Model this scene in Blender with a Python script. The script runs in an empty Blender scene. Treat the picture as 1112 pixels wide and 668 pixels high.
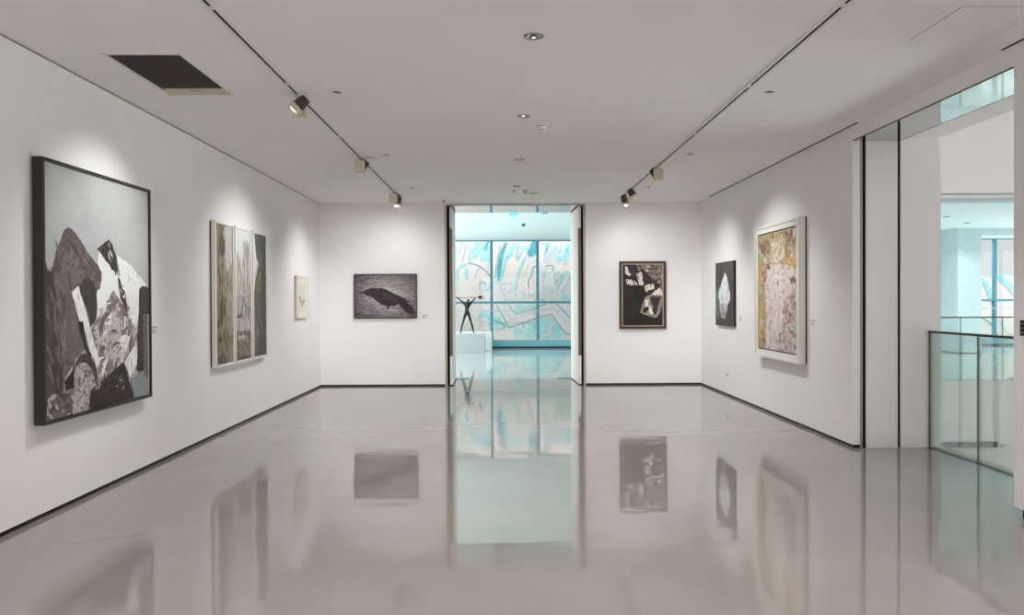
import bpy, bmesh, math, random
from mathutils import Vector, Matrix
random.seed(7)
PI = math.pi
scene = bpy.context.scene
COL = scene.collection

# ------------------------------------------------------------------ helpers
def new_obj(name, data, parent=None):
    o = bpy.data.objects.new(name, data)
    COL.objects.link(o)
    if parent is not None:
        o.parent = parent
    return o

def tag(o, label=None, cat=None, group=None, kind=None):
    if label: o['label'] = label
    if cat: o['category'] = cat
    if group: o['group'] = group
    if kind: o['kind'] = kind
    return o

def thing(name, label, cat, loc=(0, 0, 0), rz=0.0, group=None):
    o = new_obj(name, None)
    o.empty_display_size = 0.1
    o.location = loc
    o.rotation_euler = (0, 0, rz)
    return tag(o, label, cat, group)

class MB:
    """collects shapes, then links them as one mesh object"""
    def __init__(self):
        self.bm = bmesh.new(); self.smooth = False
    def _mi(self, faces, mi):
        for f in faces: f.material_index = mi
    def box(self, x0, x1, y0, y1, z0, z1, mi=0, bev=0.0, M=None):
        vs = [self.bm.verts.new((x, y, z)) for x in (x0, x1) for y in (y0, y1) for z in (z0, z1)]
        idx = [(0, 1, 3, 2), (4, 6, 7, 5), (0, 4, 5, 1), (2, 3, 7, 6), (0, 2, 6, 4), (1, 5, 7, 3)]
        fs = [self.bm.faces.new([vs[i] for i in q]) for q in idx]
        self._mi(fs, mi)
        if bev > 0:
            es = list({e for f in fs for e in f.edges})
            r = bmesh.ops.bevel(self.bm, geom=es, offset=bev, segments=2, affect='EDGES', profile=0.5)
            self._mi(r['faces'], mi)
            vs = list({v for f in r['faces'] for v in f.verts} | {v for v in vs if v.is_valid})
        if M is not None:
            bmesh.ops.transform(self.bm, matrix=M, verts=[v for v in vs if v.is_valid])
        return self
    def poly(self, pts, mi=0):
        vs = [self.bm.verts.new(p) for p in pts]
        f = self.bm.faces.new(vs); f.material_index = mi
        return self
    def prism(self, pts, dvec, mi=0):
        d = Vector(dvec)
        a = [self.bm.verts.new(p) for p in pts]
        b = [self.bm.verts.new(Vector(p) + d) for p in pts]
        fs = [self.bm.faces.new(a), self.bm.faces.new(b[::-1])]
        n = len(a)
        for i in range(n):
            fs.append(self.bm.faces.new((a[i], b[i], b[(i + 1) % n], a[(i + 1) % n])))
        self._mi(fs, mi)
        return self
    def lathe(self, prof, n=32, M=None, mi=0, mis=None):
        """prof: (radius, z) pairs turned about z"""
        rings = []
        vs_all = []
        for r, z in prof:
            if r < 1e-6:
                ring = [self.bm.verts.new((0, 0, z))]
            else:
                ring = [self.bm.verts.new((r * math.cos(2 * PI * k / n), r * math.sin(2 * PI * k / n), z)) for k in range(n)]
            rings.append(ring); vs_all += ring
        for s in range(len(rings) - 1):
            a, b = rings[s], rings[s + 1]
            m = mis[s] if mis else mi
            for k in range(n):
                k2 = (k + 1) % n
                if len(a) == 1 and len(b) == 1: continue
                if len(a) == 1: f = self.bm.faces.new((a[0], b[k2], b[k]))
                elif len(b) == 1: f = self.bm.faces.new((a[k], a[k2], b[0]))
                else: f = self.bm.faces.new((a[k], a[k2], b[k2], b[k]))
                f.material_index = m; f.smooth = True
        if M is not None:
            bmesh.ops.transform(self.bm, matrix=M, verts=vs_all)
        return self
    def tube(self, pts, r, n=10, mi=0):
        pts = [Vector(p) for p in pts]
        rs = r if isinstance(r, (list, tuple)) else [r] * len(pts)
        rings = []
        for i, p in enumerate(pts):
            d = (pts[min(i + 1, len(pts) - 1)] - pts[max(i - 1, 0)]).normalized()
            up = Vector((0, 0, 1)) if abs(d.z) < 0.9 else Vector((1, 0, 0))
            u = d.cross(up).normalized(); v = d.cross(u)
            rings.append([self.bm.verts.new(p + (u * math.cos(2 * PI * k / n) + v * math.sin(2 * PI * k / n)) * rs[i]) for k in range(n)])
        for a, b in zip(rings, rings[1:]):
            for k in range(n):
                f = self.bm.faces.new((a[k], a[(k + 1) % n], b[(k + 1) % n], b[k])); f.material_index = mi; f.smooth = True
        for ring in (rings[0], rings[-1]):
            f = self.bm.faces.new(ring); f.material_index = mi
        return self
    def build(self, name, mat, parent=None):
        bmesh.ops.recalc_face_normals(self.bm, faces=self.bm.faces[:])
        me = bpy.data.meshes.new(name)
        self.bm.to_mesh(me); self.bm.free()
        for m in (mat if isinstance(mat, (list, tuple)) else [mat]):
            me.materials.append(m)
        return new_obj(name, me, parent)

def B(name, mat, parent, *boxes, bev=0.0):
    m = MB()
    for b in boxes: m.box(*b, bev=bev)
    return m.build(name, mat, parent)

def struct(o):
    o['kind'] = 'structure'
    return o

# ------------------------------------------------------------------ materials
def srgb(c):
    return tuple(((x / 255) / 12.92 if x / 255 <= 0.04045 else ((x / 255 + 0.055) / 1.055) ** 2.4) for x in c) + (1.0,)

def mat_base(name):
    m = bpy.data.materials.new(name); m.use_nodes = True
    nt = m.node_tree
    return m, nt, nt.nodes['Principled BSDF']

def plain(name, rgb, rough=0.6, metal=0.0, spec=0.5, var=0.03, scale=6.0, bump=0.0, bscale=200.0):
    """single colour with a faint procedural variation"""
    m, nt, p = mat_base(name)
    tc = nt.nodes.new('ShaderNodeTexCoord')
    nz = nt.nodes.new('ShaderNodeTexNoise'); nz.inputs['Scale'].default_value = scale; nz.inputs['Detail'].default_value = 4
    nt.links.new(tc.outputs['Object'], nz.inputs['Vector'])
    rp = nt.nodes.new('ShaderNodeValToRGB')
    c = srgb(rgb)
    rp.color_ramp.elements[0].position = 0.3; rp.color_ramp.elements[1].position = 0.7
    rp.color_ramp.elements[0].color = tuple(max(0, x * (1 - var)) for x in c[:3]) + (1,)
    rp.color_ramp.elements[1].color = tuple(min(1, x * (1 + var)) for x in c[:3]) + (1,)
    nt.links.new(nz.outputs['Fac'], rp.inputs['Fac'])
    nt.links.new(rp.outputs['Color'], p.inputs['Base Color'])
    p.inputs['Roughness'].default_value = rough; p.inputs['Metallic'].default_value = metal
    p.inputs['Specular IOR Level'].default_value = spec
    if bump:
        n2 = nt.nodes.new('ShaderNodeTexNoise'); n2.inputs['Scale'].default_value = bscale
        nt.links.new(tc.outputs['Object'], n2.inputs['Vector'])
        b = nt.nodes.new('ShaderNodeBump'); b.inputs['Strength'].default_value = bump; b.inputs['Distance'].default_value = 0.002
        nt.links.new(n2.outputs['Fac'], b.inputs['Height']); nt.links.new(b.outputs['Normal'], p.inputs['Normal'])
    return m

def paint(name, stops, scale=5.0, stretch=(1, 1, 1), detail=8, rot=0.0, dist=0.6, rough=0.55, lo=0.38, hi=0.62, spec=0.3):
    """brushed paint: several colours broken up by stretched noise"""
    m, nt, p = mat_base(name)
    tc = nt.nodes.new('ShaderNodeTexCoord')
    mp = nt.nodes.new('ShaderNodeMapping')
    mp.inputs['Scale'].default_value = stretch; mp.inputs['Rotation'].default_value = (0, rot, 0)
    nz = nt.nodes.new('ShaderNodeTexNoise')
    nz.inputs['Scale'].default_value = scale; nz.inputs['Detail'].default_value = detail
    nz.inputs['Roughness'].default_value = 0.65; nz.inputs['Distortion'].default_value = dist
    nt.links.new(tc.outputs['Object'], mp.inputs['Vector']); nt.links.new(mp.outputs['Vector'], nz.inputs['Vector'])
    rp = nt.nodes.new('ShaderNodeValToRGB'); e = rp.color_ramp.elements
    n = len(stops)
    while len(e) < n: e.new(0.5)
    for i, c in enumerate(stops):
        e[i].position = lo + (hi - lo) * i / (n - 1); e[i].color = srgb(c)
    nt.links.new(nz.outputs['Fac'], rp.inputs['Fac']); nt.links.new(rp.outputs['Color'], p.inputs['Base Color'])
    p.inputs['Roughness'].default_value = rough; p.inputs['Specular IOR Level'].default_value = spec
    return m

def vignette_paint(name, inner, outer, centre, radii, scale=8.0, stretch=(1, 1, 3), soft=.5):
    """a print ground whose own ink is paler in the middle and darker towards its edges, broken by strokes"""
    m, nt, p = mat_base(name)
    N = nt.nodes.new; L = nt.links.new
    tc = N('ShaderNodeTexCoord')
    mp = N('ShaderNodeMapping'); mp.inputs['Scale'].default_value = stretch
    nz = N('ShaderNodeTexNoise'); nz.inputs['Scale'].default_value = scale; nz.inputs['Detail'].default_value = 8; nz.inputs['Roughness'].default_value = .7; nz.inputs['Distortion'].default_value = .6
    L(tc.outputs['Object'], mp.inputs['Vector']); L(mp.outputs['Vector'], nz.inputs['Vector'])
    m2 = N('ShaderNodeMapping'); m2.vector_type = 'TEXTURE'; m2.inputs['Location'].default_value = centre; m2.inputs['Scale'].default_value = radii
    L(tc.outputs['Object'], m2.inputs['Vector'])
    ln = N('ShaderNodeVectorMath'); ln.operation = 'LENGTH'; L(m2.outputs['Vector'], ln.inputs[0])
    a = N('ShaderNodeMath'); a.operation = 'MULTIPLY_ADD'; L(nz.outputs['Fac'], a.inputs[0]); a.inputs[1].default_value = 1.6; a.inputs[2].default_value = -.8
    b = N('ShaderNodeMath'); b.operation = 'ADD'; L(ln.outputs['Value'], b.inputs[0]); L(a.outputs[0], b.inputs[1])
    r = N('ShaderNodeValToRGB'); L(b.outputs[0], r.inputs['Fac'])
    e = r.color_ramp.elements
    e[0].position = .15; e[0].color = srgb(inner[0]); e[1].position = 1.0; e[1].color = srgb(outer[1])
    k = e.new(.4); k.color = srgb(inner[1]); k = e.new(.75); k.color = srgb(outer[0])
    L(r.outputs['Color'], p.inputs['Base Color']); p.inputs['Roughness'].default_value = .6
    return m

def glass(name, tint, refl=1.0):
    m = bpy.data.materials.new(name); m.use_nodes = True
    nt = m.node_tree; nt.nodes.clear()
    out = nt.nodes.new('ShaderNodeOutputMaterial')
    tr = nt.nodes.new('ShaderNodeBsdfTransparent'); tr.inputs['Color'].default_value = tint + (1,)
    gl = nt.nodes.new('ShaderNodeBsdfGlossy'); gl.inputs['Roughness'].default_value = 0.0
    gl.inputs['Color'].default_value = (0.9, 0.95, 0.95, 1)
    fr = nt.nodes.new('ShaderNodeFresnel'); fr.inputs['IOR'].default_value = 1.45
    mu = nt.nodes.new('ShaderNodeMath'); mu.operation = 'MULTIPLY'; mu.inputs[1].default_value = refl
    mx = nt.nodes.new('ShaderNodeMixShader')
    nt.links.new(fr.outputs[0], mu.inputs[0]); nt.links.new(mu.outputs[0], mx.inputs['Fac'])
    nt.links.new(tr.outputs[0], mx.inputs[1]); nt.links.new(gl.outputs[0], mx.inputs[2])
    nt.links.new(mx.outputs[0], out.inputs['Surface'])
    return m

def emit(name, rgb, strength):
    m, nt, p = mat_base(name)
    p.inputs['Base Color'].default_value = srgb(rgb)
    p.inputs['Emission Color'].default_value = srgb(rgb); p.inputs['Emission Strength'].default_value = strength
    return m

WALL = plain('wall_paint', (234, 232, 232), 0.85, spec=0.2, var=0.012, scale=1.5, bump=0.02, bscale=350)
CEIL = plain('ceiling_paint', (243, 241, 241), 0.9, spec=0.15, var=0.012, scale=2)
HALLW = plain('hall_paint_cool_lit', (226, 240, 240), 0.8, spec=0.2, var=0.01)  # white paint with the hall's cool daylight tint put into its colour
BLACK = plain('black_skirting', (30, 27, 27), 0.5, spec=0.3)
GAP = plain('shadow_gap', (24, 21, 22), 0.8, spec=0.1)
GREYGAP = plain('grey_gap', (120, 114, 106), 0.8, spec=0.1)
SILVER = plain('brushed_aluminium', (158, 152, 144), 0.4, metal=0.6, var=0.05, scale=30)
STEEL = plain('polished_panel', (196, 200, 200), 0.06, metal=1.0, var=0.02)
WHITE = plain('white_enamel', (228, 226, 221), 0.45, spec=0.4)
CREAM = plain('cream_enamel', (200, 195, 176), 0.5, spec=0.4, var=0.03, scale=20)
PURPLE = plain('dark_heat_sink', (66, 55, 60), 0.5, spec=0.4)
BRONZE = plain('bronze_pull', (98, 84, 68), 0.42, metal=0.6, var=0.12, scale=8)
TEALM = plain('teal_frame', (78, 138, 152), 0.5, spec=0.4)
TEALB = plain('teal_sill', (120, 178, 190), 0.5, var=0.06, scale=9)
NAVY = plain('navy_plinth', (34, 52, 64), 0.5)
COLB = plain('column_paint', (188, 206, 210), 0.8)
PLINTH = plain('plinth_paint', (176, 180, 181), 0.7, var=0.01)
DARKMETAL = plain('bronze_sculpture', (34, 34, 36), 0.5, metal=0.4, var=0.4, scale=25, bump=0.6, bscale=40)
FRAMEBLK = plain('black_frame', (42, 37, 36), 0.45, spec=0.4, var=0.06)
FRAMEWHT = plain('white_frame', (228, 226, 220), 0.55, spec=0.3, var=0.015)
FRAMECRM = plain('pale_wood_frame', (226, 216, 200), 0.5, var=0.03, scale=15)
FRAMEBRN = plain('dark_brown_frame', (66, 48, 45), 0.45, var=0.12, scale=20)
SHADOWBR = plain('dark_backing_timber', (96, 78, 62), 0.7, var=0.08)
MATBOARD = plain('mat_board', (226, 225, 218), 0.8, var=0.01)
GOLDLINE = plain('champagne_fillet', (196, 178, 152), 0.45, metal=0.2)
TEXTG = plain('grey_print', (150, 148, 144), 0.8)
LAMPGLOW = emit('lamp_glow', (255, 248, 236), 1.6)
GREENGLOW = emit('exit_green', (80, 235, 205), 0.8)
BALGLASS = glass('balustrade_glass', (0.945, 0.975, 0.958), 0.6)
WINGLASS = glass('window_glass', (0.97, 0.992, 0.992), 0.5)
GREENEDGE = plain('glass_edge', (120, 150, 134), 0.2)

def floor_material(name, FLOOR_A, FLOOR_B):
    m, nt, p = mat_base(name)
    tc = nt.nodes.new('ShaderNodeTexCoord')
    n1 = nt.nodes.new('ShaderNodeTexNoise'); n1.inputs['Scale'].default_value = 0.7; n1.inputs['Detail'].default_value = 6; n1.inputs['Roughness'].default_value = 0.6
    n2 = nt.nodes.new('ShaderNodeTexNoise'); n2.inputs['Scale'].default_value = 90; n2.inputs['Detail'].default_value = 3
    mxn = nt.nodes.new('ShaderNodeMixRGB'); mxn.inputs['Fac'].default_value = 0.35
    rp = nt.nodes.new('ShaderNodeValToRGB')
    rp.color_ramp.elements[0].position = 0.32; rp.color_ramp.elements[0].color = srgb(FLOOR_A)
    rp.color_ramp.elements[1].position = 0.68; rp.color_ramp.elements[1].color = srgb(FLOOR_B)
    nt.links.new(tc.outputs['Object'], n1.inputs['Vector']); nt.links.new(tc.outputs['Object'], n2.inputs['Vector'])
    nt.links.new(n1.outputs['Fac'], mxn.inputs[1]); nt.links.new(n2.outputs['Fac'], mxn.inputs[2])
    nt.links.new(mxn.outputs[0], rp.inputs['Fac']); nt.links.new(rp.outputs['Color'], p.inputs['Base Color'])
    p.inputs['IOR'].default_value = 1.75
    p.inputs['Specular IOR Level'].default_value = 0.5
    # roughness varies a little
    n3 = nt.nodes.new('ShaderNodeTexNoise'); n3.inputs['Scale'].default_value = 1.1; n3.inputs['Detail'].default_value = 5
    mr = nt.nodes.new('ShaderNodeMapRange'); mr.inputs['From Min'].default_value = 0.3; mr.inputs['From Max'].default_value = 0.7
    mr.inputs['To Min'].default_value = 0.025; mr.inputs['To Max'].default_value = 0.075
    nt.links.new(tc.outputs['Object'], n3.inputs['Vector']); nt.links.new(n3.outputs['Fac'], mr.inputs['Value']); nt.links.new(mr.outputs['Result'], p.inputs['Roughness'])
    # slow trowel waves bend the reflections
    mp = nt.nodes.new('ShaderNodeMapping'); mp.inputs['Scale'].default_value = (0.9, 2.2, 1)
    n4 = nt.nodes.new('ShaderNodeTexNoise'); n4.inputs['Scale'].default_value = 1.6; n4.inputs['Detail'].default_value = 2.5
    b = nt.nodes.new('ShaderNodeBump'); b.inputs['Strength'].default_value = 1.0; b.inputs['Distance'].default_value = 0.0026
    nt.links.new(tc.outputs['Object'], mp.inputs['Vector']); nt.links.new(mp.outputs['Vector'], n4.inputs['Vector'])
    nt.links.new(n4.outputs['Fac'], b.inputs['Height']); nt.links.new(b.outputs['Normal'], p.inputs['Normal'])
    return m
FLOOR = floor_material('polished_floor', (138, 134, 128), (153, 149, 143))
FLOORH_LIT = floor_material('polished_floor_lit', (174, 180, 178), (188, 193, 191))  # same flooring, paler to paint in the hall's bright reflections
SCUFFS = (([(-2.81, 4.99), (-2.70, 5.03), (-2.60, 5.07), (-2.50, 5.11), (-2.37, 5.16)], .012),)

# ------------------------------------------------------------------ dimensions (metres; camera stands at the origin looking along +Y)
XL, XR, YB = -3.32, 3.645, 14.05
HC = 3.345                      # gallery ceiling
YR = -4.0                       # rear of the gallery, behind the camera
YH = 15.30                      # hall side of the back wall
YW = 25.30                      # window wall of the hall
HH = 3.55                       # hall ceiling
YV = 14.50                      # far edge of the void
XV = 4.57                       # near edge of the void
XE = 20.0                       # right end of hall and void
XHL = -5.0                      # left end of the hall
SK = 0.035                      # skirting height
OX0, OX1 = -1.01, 1.485         # back opening
OH = 3.32

# ------------------------------------------------------------------ room shell
m = MB()
m.box(XL - .3, 4.46, YR, YH, -0.3, 0)
SCUFF = plain('floor_scuff', (134, 127, 116), .3, var=.1)
for pts, wd in SCUFFS:                         # scuff marks worn into the floor
    for (xa, ya), (xb, yb) in zip(pts, pts[1:]):
        d = Vector((xb - xa, yb - ya, 0)).normalized(); n_ = Vector((-d.y, d.x, 0)) * wd * .5
        a_, b_ = Vector((xa, ya, .0006)), Vector((xb, yb, .0006))
        m.poly([a_ + n_, a_ - n_, b_ - n_, b_ + n_], 1)
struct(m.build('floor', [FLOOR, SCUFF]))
struct(B('floor_hall', FLOORH_LIT, None, (XHL, XE, YH, YW + .3, -0.3, 0), (4.46, XE, YV, YH, -0.3, 0)))
# kerb below the balustrade, on the void side
struct(B('trim_1', WHITE, None, (4.462, XV, YR, 7.95, -0.3, 0.02)))
# lower storey floor under the void
struct(B('floor_lower', FLOOR, None, (4.0, XE, YR, YV, -4.3, -4.0)))

# gallery ceiling, with round cut-outs for the recessed lamps
CANS = [(0.222, 5.215, .058), (0.214, 7.466, .054), (0.224, 9.74, .054), (0.23, 12.02, .054)]
SIDE = [(-1.415, 6.613, .05), (-1.424, 9.445, .05), (-1.431, 12.161, .05), (2.311, 6.621, .05), (2.305, 9.399, .05), (2.309, 12.132, .05)]
REAR_FILL = [(0.222, 2.96, .058), (0.222, 0.7, .058), (-1.41, 3.8, .05), (2.31, 3.8, .05), (-1.41, 1.0, .05), (2.31, 1.0, .05), (0.222, -1.6, .058)]
bm = bmesh.new()
def loop(pts):
    vs = [bm.verts.new(p) for p in pts]
    for i in range(len(vs)): bm.edges.new((vs[i], vs[(i + 1) % len(vs)]))
loop([(XL - .1, YR, HC), (XR + .02, YR, HC), (XR + .02, YB + .05, HC), (XL - .1, YB + .05, HC)])
for x, y, r in CANS + SIDE + REAR_FILL:
    loop([(x + r * math.cos(2 * PI * k / 28), y + r * math.sin(2 * PI * k / 28), HC) for k in range(28)])
bmesh.ops.triangle_fill(bm, edges=bm.edges[:], use_beauty=True, use_dissolve=False)
me = bpy.data.meshes.new('ceiling')
bmesh.ops.recalc_face_normals(bm, faces=bm.faces[:])
bm.to_mesh(me); bm.free(); me.materials.append(CEIL)
struct(new_obj('ceiling', me))
struct(B('ceiling_slab', CEIL, None, (XL - .3, XV, YR - .3, YH, 3.75, 3.95)))

struct(B('wall_left', WALL, None, (XL - .3, XL, YR, YB + .3, SK, HC - .016)))
struct(B('trim_2', GREYGAP, None, (XL - .3, XL - .02, YR, YB, HC - .016, HC)))
struct(B('baseboard_left', BLACK, None, (XL - .3, XL - .012, YR, YB + .012, 0, SK)))
# unseen rear opened as a window frame, added to let fill daylight in
m = MB()
m.box(XL - .3, XV, YR - .3, YR, HC - .1, HC + .4)
m.box(XL - .3, XV, YR - .3, YR, 0, .1)
for x in (XL - .1, -1.6, 0.15, 1.9, XR): m.box(x - .04, x + .04, YR - .12, YR, .1, HC - .1)
struct(m.build('rear_fill_window', WHITE))
m = MB()
m.box(XL - .3, OX0 - .04, YB, YH, SK, HC + .4)
m.box(OX1 + .04, XR, YB, YH, SK, HC + .4)
m.box(OX0 - .04, OX1 + .04, YB, YH, OH, HC + .4)
struct(m.build('wall_back', WALL))
struct(B('baseboard_back', BLACK, None, (XL - .3, OX0 - .045, YB + .012, YH - .02, 0, SK), (OX1 + .045, XR + .3, YB + .012, YH - .02, 0, SK)))
# metal door frame round the opening
struct(B('trim_3', SILVER, None, (OX0 - .04, OX0, YB - .006, YB + .05, 0, OH), (OX1, OX1 + .04, YB - .006, YB + .05, 0, OH),
         (OX0, OX1, YB - .006, YB + .05, OH - .022, OH)))
# pockets that receive the leaves; lining coloured dark for the shade inside
struct(B('trim_4', GAP, None, (OX0 - .045, OX0 - .002, YB + .05, YH, 0, OH), (OX1 + .002, OX1 + .045, YB + .05, YH, 0, OH)))
# polished soffit of the opening
struct(B('trim_5', STEEL, None, (OX0 - .002, OX1 + .002, YB + .05, YH, OH - .012, OH)))

# right wall block between gallery and void, with its end face and two shadow gaps
YE = 7.95
m = MB()
m.box(XR, 3.722, YE, YB + .5, SK, HC + .4)
m.box(3.722, XV, YE + .12, YV, -4.0, 5.6)
m.box(3.788, 4.118, YE, YE + .13, 0, OH + .3)
m.box(4.150, XV, YE, YE + .13, -4.0, 5.6)
struct(m.build('wall_right', WALL))
struct(B('trim_6', GAP, None, (3.752, 3.787, YE + .02, YE + .12, 0, OH - .1), (4.119, 4.149, YE + .02, YE + .12, 0, OH - .1)))
struct(B('trim_7', SILVER, None, (3.722, 3.752, YE + .002, YE + .12, 0, 3.2)))
struct(B('baseboard_right', BLACK, None, (XR + .012, 3.722, YE + .012, YB + .02, 0, SK)))
# pier on the near side of the side opening, header and soffit
YP = 5.43
m = MB()
m.box(XR, 4.13, YR, YP, .066, HC + .4)
struct(m.build('wall_pier', WALL))
struct(B('baseboard_pier', BLACK, None, (XR + .02, 4.11, YR, YP - .07, 0, .066)))
struct(B('wall_header', WALL, None, (XR, 4.13, YP, YE, 3.205, HC + .4)))
struct(B('trim_8', STEEL, None, (XR + .012, 4.124, YP, YE + .12, 3.195, 3.206)))
struct(B('trim_9', GREYGAP, None, (XR + .002, XR + .012, YP, YE, 3.196, 3.206), (4.124, 4.132, YP, YE, 3.194, 3.206)))
# passage beside the void
struct(B('ceiling_passage', CEIL, None, (4.13, XV, YR, YE, 3.235, 5.6)))
struct(B('wall_passage_rear', WALL, None, (4.13, XE, YR - .3, YR, -4.0, 5.6)))
# the void: faces across it, roof, right side
struct(B('wall_void_far', WALL, None, (XV, XE, YV, YV + .3, 3.56, 5.6), (XV, XE, YV, YV + .28, -4.0, -0.3)))
struct(B('trim_12', WALL, None, (XV, XE, YV - .01, YV, -.31, -.003)))
struct(B('trim_10', WHITE, None, (XV, XE, YV - .012, YV + .06, 3.47, 3.525)))  # pale strip standing for the lit lower edge of the fascia
struct(B('trim_11', COLB, None, (XV, XE, YV + .05, YV + .3, 3.41, 3.56)))
struct(B('ceiling_void', CEIL, None, (XV - .1, XE, YR, YV + .3, 5.6, 5.8)))
struct(B('wall_void_right', WALL, None, (XE, XE + .3, YR - .3, YV + .3, -0.4, 5.8), (XE, XE + .3, YR - .3, YV + .3, -4.3, -3.9)))  # unseen wall, left open low down to let added daylight into the void

# the hall beyond
struct(B('ceiling_hall', HALLW, None, (XHL, XE, YH, YW + .2, HH, HH + .25), (XV, XE, YV + .3, YH, HH, HH + .25)))
# unseen hall ends opened as windows, added to brighten the hall
for nm, xa in (('hall_fill_window_left', XHL - .1), ('hall_fill_window_right', XE)):
    m = MB()
    m.box(xa, xa + .1, YV, YW + .3, HH - .05, HH + .25); m.box(xa, xa + .1, YV, YW + .3, 0, .1)
    y = YV
    while y < YW + .3:
        m.box(xa, xa + .1, y, y + .09, .1, HH - .05); y += 1.8
    struct(m.build(nm, TEALM))
struct(B('wall_hall_side', HALLW, None, (XHL, XL - .3, YH - .2, YH, 0, HH + .2)))
o = B('wall_hall_near', HALLW, None, (XL - .3, OX0 - .05, YH, YH + .02, 0, HH), (OX1 + .05, XV, YH, YH + .02, 0, HH), (OX0 - .05, OX1 + .05, YH, YH + .02, OH, HH)); struct(o)
struct(B('wall_hall_return', HALLW, None, (XV - .5, XV, YV - .3, YH + .02, 0, HH)))
struct(B('column', COLB, None, (12.90, 13.58, 21.6, 22.7, 0, HH)))
struct(B('baseboard_column', NAVY, None, (12.89, 13.59, 21.59, 22.71, 0, .03)))
struct(B('beam', COLB, None, (13.58, XE, 21.6, 21.95, 3.37, HH)))

# window wall: frame, mullions, transom, sill, one pane per bay
win = MB()
win.box(XHL, XE, YW - .05, YW + .05, HH - .04, HH)
k0 = -3
mull = []
x = -0.35 + 1.517 * k0
while x < XE:
    mull.append(x); x += 1.517
for x in mull: win.box(x - .045, x + .045, YW - .07, YW + .07, 0.27, HH)
win.box(XHL, XE, YW - .06, YW + .06, 1.465, 1.54)
w1 = struct(win.build('window_1', TEALM))
B('window_sill', TEALB, w1, (XHL, XE, YW - .16, YW + .1, .06, .27))
B('sill_plinth', NAVY, w1, (XHL, XE, YW - .165, YW + .1, 0, .06))
B('inner_rail', plain('lilac_rail', (170, 184, 196), .4), w1, (XHL, XE, YW - .13, YW - .11, 1.222, 1.248))
for a, b in zip([XHL] + mull, mull + [XE]):
    if b - a > .2:
        B('pane', WINGLASS, w1, (a + .045, b - .045, YW - .006, YW + .006, .27, 1.465), (a + .045, b - .045, YW - .006, YW + .006, 1.54, HH - .04))
# terrace and the mural wall outside
struct(B('ground', plain('terrace', (190, 196, 196), .8), None, (-30, 45, YW + .1, 60, -.25, -.05)))

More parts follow.
